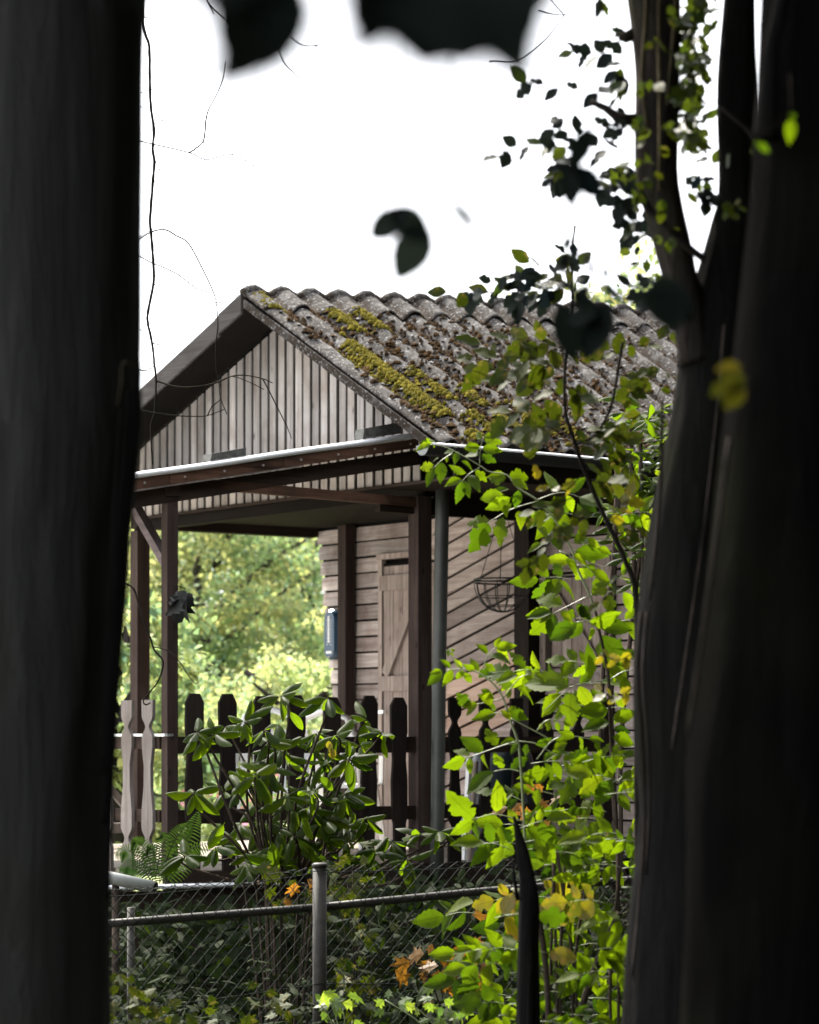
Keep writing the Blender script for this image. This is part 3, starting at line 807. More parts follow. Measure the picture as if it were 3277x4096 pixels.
# door
dz0 = DECK + 0.02
door = obox('door', VW - 0.012, VW + 0.012, ud_r - 0.35, uD0 - 0.035, dz0, zdt - 0.03, BACK, cabin)
uu = uD0 - 0.05; k = 0
while uu > ud_r - 0.3:
    wdt = 0.108
    o = obox('door_plank', VW - 0.022, VW - 0.0125, uu - wdt, uu, dz0 + 0.01, zdt - 0.05, DOORM, door); uu -= wdt + 0.006
for zc in (gp(1580, 2332, VW)[1], gp(1580, 2735, VW)[1]):
    obox('door_batten', VW - 0.048, VW - 0.0225, ud_r - 0.3, uD0 - 0.03, zc - 0.052, zc + 0.052, DOORM, door)
bm = bmesh.new(); pA = gp(1560, 2700, VW); pB = gp(1660, 2440, VW)
bar(bm, (VW - 0.036, pA[0], pA[1]), (VW - 0.036, pB[0] - 0.1, pB[1] + 0.17), 0.085, 0.024, (1, 0, 0)); bmo('door_brace', bm, DOORM, door)
obox('door_frame', VW - 0.03, VW + 0.01, uD0 - 0.033, uD0 + 0.012, dz0, zdt, DOORM, cabin)
obox('door_frame', VW - 0.034, VW + 0.01, ud_r - 0.3, uD0 + 0.03, zdt + 0.002, zdt + 0.04, DOORM, cabin)
obox('door_handle', VW - 0.075, VW - 0.05, uD0 - 0.11, uD0 - 0.05, gp(1580, 2848, VW)[1] - 0.012, gp(1580, 2848, VW)[1] + 0.012, WHITEM, door)
# diagonal boards
ua_, ub_ = wall_u(2124), ud_r - 0.26
ub_ = max(ub_, wall_u(1700)); sd = 0.29; pd = 0.118
kk = -10
while kk < 26:
    zc0 = DECK + kk * pd
    us = np.linspace(ub_, ua_, 9); lo, hi = [], []
    for q in us:
        zb2 = zc0 + sd * (ub_ - q); lo.append((q, max(DECK + 0.01, min(3.12, zb2)))); hi.append((q, max(DECK + 0.01, min(3.12, zb2 + pd - 0.015))))
    good = [i for i in range(9) if hi[i][1] - lo[i][1] > 0.004]
    if len(good) >= 2:
        a, b = good[0], good[-1]
        pts = [(VW + R.uniform(-0.003, 0.003) - 0.004, lo[i][0], lo[i][1]) for i in range(a, b + 1)]
        x0 = pts[0][0]; pts = [(x0, p[1], p[2]) for p in pts] + [(x0 + 0.012, hi[i][0], hi[i][1]) for i in range(b, a - 1, -1)]
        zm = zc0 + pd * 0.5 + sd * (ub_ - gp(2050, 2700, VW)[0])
        new = gp(2050, 2860, VW)[1] < zm < gp(2050, 2625, VW)[1]  # boards inside the sun patch, brightened by colour alone
        o = oprism('diagonal_board', pts, (0.018, 0, 0), WALLSUN if new else WALLD, cabin)
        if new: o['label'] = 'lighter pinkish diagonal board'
    kk += 1
obox('wall_post', VW - 0.14, VW - 0.012, wall_u(2182), wall_u(2124), DECK, 3.12, PICK, cabin)
z = DECK + 0.01
while z < 3.1:
    lapboard(-0.32, lambda q: wall_u(2184), z, WALLD); z += lap
# window with a closed plank shutter
wu0, wu1 = wall_u(2425), wall_u(2226); wz0, wz1 = gp(2300, 2672, VW)[1], gp(2300, 2305, VW)[1]
shut = obox('shutter', VW - 0.03, VW - 0.012, wu0, wu1, wz0, wz1, BACK, cabin)
q = wu1 - 0.012
while q > wu0 + 0.02:
    obox('shutter_plank', VW - 0.045, VW - 0.0305, max(wu0, q - 0.095), q, wz0 + 0.01, wz1 - 0.01, DOORM, shut); q -= 0.101
bm = bmesh.new(); bar(bm, (VW - 0.057, wu1 - 0.03, wz1 - 0.08), (VW - 0.057, wu0 + 0.04, wz0 + 0.05), 0.07, 0.02, (1, 0, 0)); bmo('shutter_brace', bm, DOORM, shut)
obox('window_frame', VW - 0.06, VW - 0.012, wu1 + 0.04, wu1 + 0.10, wz0 - 0.05, wz1 + 0.05, DOORM, cabin)
obox('window_frame', VW - 0.06, VW - 0.012, wu0 - 0.1, wu0 - 0.02, wz0 - 0.05, wz1 + 0.05, DOORM, cabin)
obox('window_frame', VW - 0.055, VW - 0.012, wu0 - 0.1, wu1 + 0.1, wz1 + 0.052, wz1 + 0.10, DOORM, cabin)
obox('window_sill', VW - 0.12, VW - 0.012, wu0 - 0.1, wu1 + 0.14, wz0 - 0.11, wz0 - 0.055, DOORM, cabin)
obox('side_wall', VW + 0.08, 5.3, -0.3, -0.26, DECK - 0.6, 3.1, BEAMX, cabin)

# deck
q = -0.02; k = 0
while q < UFAR + 0.1:
    obox('deck_board', -1.78, VW + 0.5, q, q + 0.135, DECK - 0.03, DECK, DECKM, cabin); q += 0.142
obox('deck_edge', -1.80, 5.2, -0.058, -0.024, DECK - 0.19, DECK - 0.004, BEAMX, cabin)
otube('deck_nosing', [(-2.3, -0.09, DECK - 0.072), (-0.9, -0.09, DECK - 0.09)], 0.014, WHITEM, cabin, 10)
obox('deck_skirt', -2.2, 5.2, -0.075, -0.06, 0.0, DECK - 0.10, BEAMX, cabin)

# blocks lying on the lean-to edge
def lean_block(X0, X1, u, h, label):
    va = sp(X0, 1790, u)[0]; vb = sp(X1, 1790, u)[0]
    t = wthing('timber_block', label, 'block', hw((va + vb) / 2, u, lz((va + vb) / 2) + 0.02), 'blocks weighing down the lean-to edge')
    pts = [hw(va, u, lz(va) + 0.012), hw(vb, u, lz(vb) + 0.012), hw(vb, u, lz(vb) + 0.012 + h), hw(va + 0.01, u, lz(va) + 0.012 + h * 0.9)]
    off = hw(0, 0.09) - hw(0, 0)
    oprism('block_body', pts, off, BLOCK, t)
    return t
lean_block(842, 985, -0.066, 0.045, 'dark flat block lying midway along the lean-to edge')
lean_block(1452, 1606, -0.066, 0.068, 'thicker dark block on the lean-to edge beside the big roof')

# ------------------------------------------------------------------ railings
def profile_board(name, uv_fn, prof, m, parent, off):
    pts = [uv_fn(-w_, z_) for z_, w_ in prof] + [uv_fn(w_, z_) for z_, w_ in reversed(prof)]
    oprism(name, pts, off, m, parent)
RT = sp(900, 2947, 0)[1]; RB = sp(900, 3237, 0)[1]; PT = sp(900, 2780, 0)[1]
pick_prof = [(DECK - 0.02, 0.040), (RB - 0.10, 0.042), (RB - 0.06, 0.054), (RB + 0.15, 0.056), (RT - 0.14, 0.046), (RT - 0.02, 0.049), (RT + 0.03, 0.058), (PT - 0.05, 0.058), (PT, 0.030)]
def neck(z0, z1, z2, a, b, n=5):
    return [(z0 + (z2 - z0) * i / n, a + (b - a) * (0.5 - 0.5 * math.cos(2 * math.pi * i / n))) for i in range(n + 1)]
balu_prof = [(DECK + 0.0, 0.047)] + neck(DECK + 0.14, 0, DECK + 0.27, 0.047, 0.016, 8) + [(DECK + 0.36, 0.047), (DECK + 0.5, 0.03), (DECK + 0.62, 0.028), (DECK + 0.72, 0.044)] + [(DECK + 0.76, 0.045)] + neck(DECK + 0.78, 0, DECK + 0.90, 0.045, 0.015, 8) + [(PT, 0.047)]
rail = thing('deck_railing', 'dark picket railing along the near side of the deck', 'railing', hw(vlp, -0.03, DECK), ANG)
rl0 = Vector((vlp, -0.03, DECK))
def rloc(v, u, z): return Vector((v, u, z)) - rl0
for X in (770, 911, 1047, 1185, 1325, 1469, 1595):
    vc = sp(X, 2900, -0.03)[0]; dz = R.uniform(-0.008, 0.006); tl = R.uniform(-0.012, 0.012)
    profile_board('picket', lambda a, z_: rloc(vc + a + tl * (z_ - DECK), -0.03, z_ + dz), pick_prof, PICK, rail, (0, -0.02, 0))
for X in (1815, 1938, 2062, 2185, 2308, 2430):
    vc = sp(X, 2900, -0.03)[0]
    profile_board('baluster', lambda a, z_: rloc(vc + a, -0.03, z_ + R.uniform(-0.002, 0.002)), balu_prof, PICK, rail, (0, -0.02, 0))
def rbox(name, va, vb, u0, u1, z0, z1, m, parent):
    bm = bmesh.new(); box(bm, va - rl0.x, vb - rl0.x, u0 - rl0.y, u1 - rl0.y, z0 - rl0.z, z1 - rl0.z); bmo(name, bm, m, parent)
rbox('top_rail', vlp + 0.037, -0.053, -0.028, 0.03, RT - 0.095, RT, BEAMX, rail)
rbox('bottom_rail', vlp + 0.037, -0.053, -0.028, 0.02, RB - 0.08, RB, BEAMX, rail)
rbox('top_rail', 0.053, 1.45, -0.028, 0.03, RT - 0.095, RT, BEAMX, rail)
rbox('bottom_rail', 0.053, 1.45, -0.028, 0.02, RB - 0.08, RB, BEAMX, rail)

endr = thing('end_railing', 'pale grey cut-out baluster railing on the outer end of the deck', 'railing', hw(vlp - 0.05, 0.2, DECK), ANG)
e0 = Vector((vlp - 0.05, 0.2, DECK))
for X in (588, 505, 422):
    uc = gp(X, 2900, vlp - 0.07)[0]
    profile_board('baluster', lambda a, z_: Vector((vlp - 0.07, uc + a * 1.3, z_ - 0.03)) - e0, balu_prof, BALU, endr, (0.02, 0, 0))
bm = bmesh.new(); prism(bm, [Vector(p) - e0 for p in ((vlp - 0.045, 0.04, RT - 0.07), (vlp - 0.045, 1.2, RT - 0.07), (vlp - 0.045, 1.2, RT), (vlp - 0.045, 0.04, RT))], (0.04, 0, 0)); bmo('top_rail', bm, BEAMY, endr)
bm = bmesh.new(); prism(bm, [Vector(p) - e0 for p in ((vlp - 0.045, 0.04, RB - 0.07), (vlp - 0.045, 1.2, RB - 0.07), (vlp - 0.045, 1.2, RB), (vlp - 0.045, 0.04, RB))], (0.04, 0, 0)); bmo('bottom_rail', bm, BEAMY, endr)
bm = bmesh.new(); prism(bm, [Vector(p) - e0 for p in ((vlp - 0.055, -0.03, RT + 0.002), (vlp - 0.055, 1.2, RT + 0.002), (vlp - 0.055, 1.2, RT + 0.016), (vlp - 0.055, -0.03, RT + 0.016))], (0.06, 0, 0)); bmo('rail_cap', bm, WHITEM, endr)

farr = wthing('far_railing', 'crossed slat railing on the far side of the porch', 'railing', hw(-0.8, UFAR, DECK))
def fbar(name, p, q, a, b, m): 
    bm = bmesh.new(); bar(bm, hw(*p), hw(*q), a, b); bmo(name, bm, m, farr)
fbar('rail', (-1.7, UFAR, DECK + 0.72), (0.0, UFAR, DECK + 0.72), 0.05, 0.07, BALU)
fbar('rail', (-1.7, UFAR, DECK + 0.12), (0.0, UFAR, DECK + 0.12), 0.05, 0.07, BALU)
fbar('slat', (-1.6, UFAR - 0.03, DECK + 0.66), (-1.05, UFAR - 0.03, DECK + 0.16), 0.03, 0.05, BALU)
fbar('slat', (-0.5, UFAR - 0.03, DECK + 0.66), (-1.05, UFAR - 0.03, DECK + 0.16), 0.03, 0.05, BALU)
fbar('slat', (-0.5, UFAR - 0.03, DECK + 0.66), (0.0, UFAR - 0.03, DECK + 0.16), 0.03, 0.05, BALU)

# ------------------------------------------------------------------ things on the porch
tuc, tzc = gp(1330, 2540, VW - 0.03)
tu = gp(1331, 2540, VW - 0.03)[0]; tzt = gp(1331, 2437, VW - 0.03)[1]; tzb = gp(1331, 2641, VW - 0.03)[1]
th = wthing('wall_thermometer', 'dark blue rounded thermometer plaque hanging on the porch wall', 'thermometer', hw(VW - 0.03, tu, tzb))
def tpt(x, u, z): return hw(VW - 0.03 + x, tu + u, z)
def stadium(hwid, z0, z1, x, n=8):
    p = [tpt(x, hwid * math.cos(math.pi * i / n), z1 - hwid + hwid * math.sin(math.pi * i / n)) for i in range(n + 1)]
    p += [tpt(x, -hwid * math.cos(math.pi * i / n), z0 + hwid - hwid * math.sin(math.pi * i / n)) for i in range(n + 1)]
    return p
bm = bmesh.new()
r0, r1, r2 = stadium(0.078, tzb, tzt, 0.024), stadium(0.078, tzb, tzt, -0.012), stadium(0.062, tzb + 0.014, tzt - 0.014, -0.032)
rings = [[bm.verts.new(p) for p in r] for r in (r0, r1, r2)]
nn = len(r0)
for a, b in ((0, 1), (1, 2)):
    for i in range(nn): bm.faces.new((rings[a][i], rings[a][(i + 1) % nn], rings[b][(i + 1) % nn], rings[b][i]))
bm.faces.new(rings[2]); bm.faces.new(rings[0][::-1]); bmo('plaque', bm, NAVY, th, False)
hT = tzt - tzb
oprism('tube_plate', [tpt(-0.033, q, z_) for q, z_ in ((0.007, tzb + 0.34 * hT), (-0.007, tzb + 0.34 * hT), (-0.007, tzb + 0.86 * hT), (0.007, tzb + 0.86 * hT))], hw(-0.003, 0) - hw(0, 0), LABELW, th)
oprism('name_strip', [tpt(-0.033, q, z_) for q, z_ in ((0.034, tzb + 0.13 * hT), (-0.034, tzb + 0.13 * hT), (-0.034, tzb + 0.175 * hT), (0.034, tzb + 0.175 * hT))], hw(-0.002, 0) - hw(0, 0), LABELW, th)
for i in range(9):
    z_ = tzb + (0.3 + 0.06 * i) * hT
    for s_ in (1, -1):
        oprism('scale_tick', [tpt(-0.0325, s_ * q, zz) for q, zz in ((0.014, z_), (0.028, z_), (0.028, z_ + 0.004), (0.014, z_ + 0.004))], hw(-0.0015, 0) - hw(0, 0), LABELW, th)
bm = bmesh.new(); bmesh.ops.create_uvsphere(bm, u_segments=8, v_segments=6, radius=0.006, matrix=Matrix.Translation(tpt(-0.034, 0.0, tzb + 0.06 * hT))); bmo('screw', bm, SCREW, th, True)

# wire hanging basket in front of the diagonal boards
bu, bz = gp(2010, 2330, VW - 0.45); bR = 0.18
bctr = hw(VW - 0.45, bu, bz)
hb = wthing('hanging_basket', 'half-round black wire basket hanging before the diagonal boards', 'basket', bctr)
prt = []
for rr_, zz in ((bR, 0.0), (bR, 0.018)): prt.append(tube_data([bctr + Vector((rr_ * math.cos(a), rr_ * math.sin(a), zz)) for a in np.linspace(0, 2 * math.pi, 25)], 0.006, 5, False))
V_, F_ = merge(prt); pyo('rim', V_, F_, BLACKI, hb)
prt = []
for i in range(14):
    a = 2 * math.pi * i / 14
    prt.append(tube_data([bctr + Vector((bR * math.cos(t) * math.cos(a), bR * math.cos(t) * math.sin(a), -0.19 * math.sin(t))) for t in np.linspace(0, math.pi / 2 * 0.97, 9)], 0.0035, 4, False))
for t in (0.5, 0.9, 1.3): prt.append(tube_data([bctr + Vector((bR * math.cos(t) * math.cos(a), bR * math.cos(t) * math.sin(a), -0.19 * math.sin(t))) for a in np.linspace(0, 2 * math.pi, 21)], 0.003, 4, False))
V_, F_ = merge(prt); pyo('wire_bowl', V_, F_, BLACKI, hb)
for a in (0.4, 2.5, 4.6): otube('chain', [bctr + Vector((bR * math.cos(a), bR * math.sin(a), 0)), bctr + Vector((0, 0, 0.5))], 0.003, BLACKI, hb, 4)
otube('hook', [bctr + Vector((0, 0, 0.49)), Vector((bctr.x, bctr.y, 3.127))], 0.004, BLACKI, hb, 5)

# dried grey leaf bundle hanging on the porch post
dl = Plant('dried_leaf', 'shrivelled grey dead leaf clinging to the slim left porch post', 'leaf', hw(vlp, -0.05, 2.3))
dme = meshes('leaf', [lance(0.33, 0.8, 10, 7, 0.22, 0.5, 0.5, 0.8, 0.08, 0.9, 0.8, 2, 5), lance(0.3, 0.8, 10, 7, 0.25, 0.6, 0.4, -0.8, 0.08, -0.9, 0.8, 3, 15)], DRYL)
dd = hw(vlp, -0.06).y
for (bx, by, tx, ty, i) in ((742, 2352, 700, 2480, 0), (748, 2360, 722, 2470, 1), (755, 2365, 765, 2430, 0), (720, 2395, 686, 2462, 1)):
    dl.leaf(dme[i], leaf_mat(P(bx, by, dd - 0.02), P(tx, ty, dd - 0.05), facing(0.4), 1.1))
dl.stem([P(700, 2340, dd + 0.03), P(741, 2354, dd)], 0.003, TWIG); dl.done()

def plastic_chair(v, u, rz, label):
    t = thing('plastic_chair', label, 'chair', hw(v, u, DECK), rz, 'white plastic chairs on the porch')
    obox('seat', -0.22, 0.22, -0.21, 0.21, 0.41, 0.435, WHITEP, t)
    for sx in (-1, 1):
        for sy in (-1, 1):
            bm = bmesh.new(); bar(bm, (sx * 0.24, sy * 0.23, 0), (sx * 0.19, sy * 0.18, 0.41), 0.04, 0.04, (0, 1, 0)); bmo('leg', bm, WHITEP, t)
        bm = bmesh.new(); bar(bm, (sx * 0.235, -0.2, 0.64), (sx * 0.235, 0.22, 0.64), 0.045, 0.03); bar(bm, (sx * 0.235, -0.18, 0.43), (sx * 0.235, -0.19, 0.63), 0.03, 0.03, (0, 1, 0)); bmo('armrest', bm, WHITEP, t)
    bm = bmesh.new()
    for i in range(5):
        x = -0.16 + 0.08 * i; bar(bm, (x, 0.20, 0.43), (x, 0.27, 0.80), 0.045, 0.015, (0, 1, 0))
    bmo('back_slats', bm, WHITEP, t)
    V, Fc = tube_data([(-0.22, 0.2, 0.43), (-0.21, 0.25, 0.7), (-0.15, 0.28, 0.88), (0, 0.29, 0.93), (0.15, 0.28, 0.88), (0.21, 0.25, 0.7), (0.22, 0.2, 0.43)], 0.025, 6); pyo('back_frame', V, Fc, WHITEP, t, True)
    return t
cu = gp(1385, 2860, 0.9)[0]; plastic_chair(0.85, cu, ANG + 2.2, 'white plastic garden chair in front of the thermometer wall')
cv = sp(1075, 2950, 0.9)[0]; plastic_chair(cv, 0.9, ANG - 0.6, 'white plastic garden chair behind the middle railing pickets')
# tarpaulin-covered stack and leaning white board behind the right-hand railing
cv = sp(2010, 3000, 0.35)[0]
tb = wthing('covered_stack', 'stack under a dark blue tarpaulin behind the right railing', 'tarpaulin', hw(cv, 0.35, DECK))
V, Fc = [], []
for j, zz in enumerate(np.linspace(0, 0.72, 8)):
    for i in range(20):
        a = 2 * math.pi * i / 20; r_ = (0.24 - 0.10 * (zz / 0.72) ** 2) * (1 + 0.13 * math.sin(5 * a + j) * (1 - zz / 0.9))
        V.append(hw(cv + r_ * math.cos(a) * 1.2, 0.35 + r_ * math.sin(a), DECK + zz))
for j in range(7):
    for i in range(20): Fc.append((j * 20 + i, j * 20 + (i + 1) % 20, (j + 1) * 20 + (i + 1) % 20, (j + 1) * 20 + i))
Fc.append(tuple(140 + i for i in range(20))); pyo('tarpaulin', V, Fc, TARP, tb, True)
pv0 = sp(1868, 3000, 0.15)[0]
lb = wthing('leaning_board', 'narrow white board leaning upright behind the right railing', 'board', hw(pv0, 0.15, DECK))
bm = bmesh.new(); bar(bm, hw(pv0 - 0.06, 0.10, DECK), hw(pv0 + 0.02, 0.15, DECK + 0.62), 0.045, 0.02, (1, 0.5, 0)); bmo('board_face', bm, WHITEP, lb)
bm = bmesh.new(); bar(bm, hw(pv0 - 0.01, 0.11, DECK), hw(pv0 + 0.075, 0.16, DECK + 0.6), 0.05, 0.018, (1, 0.5, 0)); bmo('board_side', bm, DOORM, lb)

# ------------------------------------------------------------------ chain-link fence
FP = [(400, 10.68), (1280, 11.0), (2000, 11.25), (2700, 11.5)]
def fence_xy(t):
    """t metres along the fence from its left end"""
    acc = 0
    for (Xa, da), (Xb, db) in zip(FP, FP[1:]):
        a = P(Xa, HY, da); b = P(Xb, HY, db); L = (b - a).length
        if t <= acc + L or (Xb == FP[-1][0]): return a + (b - a) * ((t - acc) / L)
        acc += L
fl = sum((P(b[0], HY, b[1]) - P(a[0], HY, a[1])).length for a, b in zip(FP, FP[1:]))
L1 = (P(FP[1][0], HY, FP[1][1]) - P(FP[0][0], HY, FP[0][1])).length
fence = wthing('chain_link_fence', 'sagging chain-link fence with round metal post before the cabin', 'fence', (P(1280, HY, 11).x, 11.0, 0))
fp = fence_xy(L1)
ts_ = [0.0]
for a_, b_ in zip(FP, FP[1:]): ts_.append(ts_[-1] + (P(b_[0], HY, b_[1]) - P(a_[0], HY, a_[1])).length)
def lerp4(t, vals): return float(np.interp(t, ts_, vals))
def sag(t):
    s_ = t / L1 if t < L1 else (t - L1) / (fl - L1)
    return lerp4(t, (0.962, 1.045, 1.072, 1.10)) - 0.014 * math.sin(math.pi * min(1, s_))
def railz(t): return lerp4(t, (0.852, 0.900, 0.958, 1.0))
post = otube('fence_post', [(fp.x, fp.y - 0.03, -0.1), (fp.x, fp.y - 0.03, 1.068)], 0.029, GALV, fence, 16)
otube('post_cap', [(fp.x, fp.y - 0.03, 1.069), (fp.x, fp.y - 0.03, 1.080), (fp.x, fp.y - 0.03, 1.086)], [0.032, 0.032, 0.022], GALV, fence, 16)
p2 = P(524, 3630, 11.6)
otube('fence_post', [(p2.x, p2.y, -0.1), (p2.x, p2.y, p2.z)], 0.017, GALV, fence, 10)
for seg in (np.linspace(0, L1, 6), np.linspace(L1, fl, 8)):
    otube('rail_pipe', [(fence_xy(t).x, fence_xy(t).y + 0.022, railz(t)) for t in seg], 0.017, GALV, fence, 12)
for zf in (lambda t: sag(t), lambda t: sag(t) - 0.463 + 0.012 * math.sin(t * 3)):
    V, Fc = tube_data([(fence_xy(t).x, fence_xy(t).y - 0.004, zf(t)) for t in np.linspace(0, fl, 50)], 0.0022, 5); pyo('line_wire', V, Fc, WIREM, fence)
prt = []
step = 0.0505; nd = int(fl / step) + 24; rw = random.Random(4)
for s_ in (1, -1):
    for i in range(-24, nd + 24):
        t0 = i * step; pts = []
        zz = 0.02
        while zz < 1.25:
            t = t0 + s_ * zz * 0.88
            if 0 <= t <= fl:
                top = sag(t) + 0.028
                q = fence_xy(t)
                wig = 0.004 * math.sin(zz * 40 + i) + 0.010 * noise.noise(Vector((t * 3, zz * 3, 0)))
                if zz >= top:
                    pts.append(Vector((q.x, q.y + 0.003 * s_ + wig, top))); break
                pts.append(Vector((q.x, q.y + 0.003 * s_ + wig, zz)))
            elif pts: break
            zz += 0.057
        if len(pts) > 1: prt.append(tube_data(pts, 0.0017, 4, False))
V, Fc = merge(prt); pyo('mesh_wire', V, Fc, WIREM, fence, False, 'stuff')
for zz in (1.04, 0.578): otube('tie_wire', [Vector((fp.x + 0.033 * math.cos(a), fp.y - 0.03 + 0.033 * math.sin(a), zz + 0.003 * a)) for a in np.linspace(0, 9, 26)], 0.002, WIREM, fence, 4)
# pale pipe lying behind the fence
a, b = P(380, 3498, 12.5), P(622, 3552, 12.4)
pp = wthing('drain_pipe', 'pale grey open-ended pipe lying behind the left end of the fence', 'pipe', (b.x, b.y, 0))
V, Fc = tube_data([a, b], 0.030, 14, False); V2, F2 = tube_data([a, b], 0.026, 14, False)
o = len(V); V += V2; Fc += [tuple(i + o for i in f[::-1]) for f in F2] + [(14 + k, 14 + (k + 1) % 14, o + 14 + (k + 1) % 14, o + 14 + k) for k in range(14)]
pyo('pipe_wall', V, Fc, PALEP, pp, True)
otube('pipe_support', [(a.x + 0.1, 12.47, -0.1), (a.x + 0.1, 12.47, a.z - 0.035)], 0.02, STEMB, pp)

# ------------------------------------------------------------------ big trees
def trunk_from_edges(rows, d, name, m, parent, sides=40, sub=5, wob=0.08, seed=0, groove=0.03):
    pts, rad = [], []
    for Y, xl, xr in rows:
        c = P((xl + xr) / 2, Y, d); pts.append(c); rad.append((xr - xl) / 2 * d / F)
    q = smoothpath(pts, sub); rr = [r.x for r in smoothpath([Vector((r, 0, 0)) for r in rad], sub)]
    V, Fc = tube_data(q, rr, sides, True)
    for i, p in enumerate(q):
        for k in range(sides):
            a = 2 * math.pi * k / sides; idx = i * sides + k
            dirv = (V[idx] - p); n_ = dirv.normalized()
            g = noise.fractal(Vector((math.cos(a) * 2.2 + seed, math.sin(a) * 2.2, p.z * 1.1)), 0.8, 2, 3)
            f = noise.noise(Vector((math.cos(a) * 9 + seed, math.sin(a) * 9, p.z * 1.6)))
            V[idx] = V[idx] + n_ * (rr[i] * wob * g + groove * rr[i] * f)
    return pyo(name, V, Fc, m, parent, True)

lt = wthing('large_tree', 'huge dark tree trunk filling the left edge', 'tree', (P(100, HY, 5.5).x, 5.5, 0))
LTR = [(6100, -420, 520), (5000, -380, 470), (4096, -370, 441), (3700, -365, 443), (3300, -360, 450), (2900, -345, 466), (2700, -330, 478), (2400, -310, 497), (2100, -295, 513), (1900, -280, 532), (1700, -265, 553), (1500, -262, 549), (1300, -260, 545), (800, -250, 556), (400, -235, 565), (0, -220, 576), (-800, -180, 600), (-3000, -100, 600), (-6000, 0, 500), (-9000, 80, 400)]
trunk_from_edges(LTR, 5.5, 'trunk', BARKL, lt, 48, 8, 0.035, 1, 0.035)
ivs = [[(655, 1450), (640, 1560), (600, 1660)], [(560, 1480), (552, 1700), (536, 1900), (512, 2130), (498, 2400), (482, 2700), (468, 2900), (455, 3200), (446, 3600)], [(545, 1560), (530, 1800), (505, 2050), (488, 2350), (470, 2650), (455, 2950), (440, 3300)], [(520, 1640), (500, 1950), (482, 2300), (460, 2700), (440, 3100)]]
for k, s_ in enumerate(ivs[1:]):
    otube('ivy_stem', smoothpath([P(X - 14 - 10 * k, Y, 5.36 - 0.03 * k) for X, Y in s_], 5), 0.007 - 0.001 * k, BARK, lt, 6, 0.5, k)
otube('dead_twig', smoothpath([P(620, 1600, 5.1), P(640, 1560, 5.1), P(655, 1460, 5.1), P(690, 1453, 5.1), P(722, 1475, 5.12)], 4) if False else smoothpath([P(470, 1620, 5.25), P(485, 1540, 5.2), P(490, 1457, 5.2), P(520, 1452, 5.2), P(550, 1470, 5.25)], 4), 0.0022, IVST, lt, 5)

rt = wthing('forked_tree', 'ivy-clad forked tree with two upright stems right of the cabin', 'tree', (P(2780, HY, 6.8).x, 6.8, 0))
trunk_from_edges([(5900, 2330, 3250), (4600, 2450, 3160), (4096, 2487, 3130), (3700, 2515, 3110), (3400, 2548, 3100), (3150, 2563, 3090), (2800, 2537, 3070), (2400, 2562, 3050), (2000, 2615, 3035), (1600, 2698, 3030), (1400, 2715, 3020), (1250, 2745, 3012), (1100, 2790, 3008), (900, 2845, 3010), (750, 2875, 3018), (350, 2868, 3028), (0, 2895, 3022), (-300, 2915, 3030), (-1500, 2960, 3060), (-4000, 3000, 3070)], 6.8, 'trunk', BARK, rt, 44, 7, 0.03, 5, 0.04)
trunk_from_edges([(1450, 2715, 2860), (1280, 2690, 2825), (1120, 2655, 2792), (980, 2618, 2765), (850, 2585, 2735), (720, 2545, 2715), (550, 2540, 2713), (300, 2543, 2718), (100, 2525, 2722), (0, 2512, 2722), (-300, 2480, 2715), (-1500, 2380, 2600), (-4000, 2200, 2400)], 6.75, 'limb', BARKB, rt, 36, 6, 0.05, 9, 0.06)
for k, (s_, r_, d_) in enumerate((([(2640, -50), (2638, 200), (2642, 500), (2640, 760)], 0.006, 6.63), ([(2590, -30), (2580, 150), (2570, 330), (2590, 520)], 0.006, 6.64), ([(2555, 760), (2600, 840), (2660, 900), (2720, 960), (2780, 1010), (2820, 1040)], 0.010, 6.6), ([(2705, -20), (2690, 200), (2670, 420)], 0.005, 6.66))):
    otube('ivy_stem', smoothpath([P(X, Y, d_) for X, Y in s_], 5), r_, IVST if k != 2 else TWIG, rt, 6, 0.4, k)
for k, (s_, d_) in enumerate((([(2875, 420), (3015, 560), (3012, 760), (3018, 1000), (3012, 1350), (2940, 1500)], 6.62), ([(2900, 1300), (2872, 1650), (2850, 1850), (2815, 2150), (2780, 2400), (2735, 2700), (2690, 3000)], 6.46), ([(2590, 2450), (2575, 2700), (2590, 2950), (2600, 3200), (2585, 3500)], 6.66), ([(2565, 2450), (2552, 2700), (2572, 3000), (2580, 3300), (2560, 3600), (2530, 3900)], 6.72), ([(2650, 1600), (2640, 2000), (2600, 2400)], 6.6))):
    otube('ivy_stem', smoothpath([P(X, Y, d_) for X, Y in s_], 5), 0.0045, BARKB, rt, 6, 0.5, k + 20)
for s_ in ([(2548, 480), (2480, 475), (2420, 430), (2360, 405)], [(2545, 130), (2500, 150), (2475, 145)]):
    otube('snag', [P(X, Y, 6.75) for X, Y in s_], [0.018, 0.015, 0.010, 0.007][:len(s_)], BARKB, rt, 7)

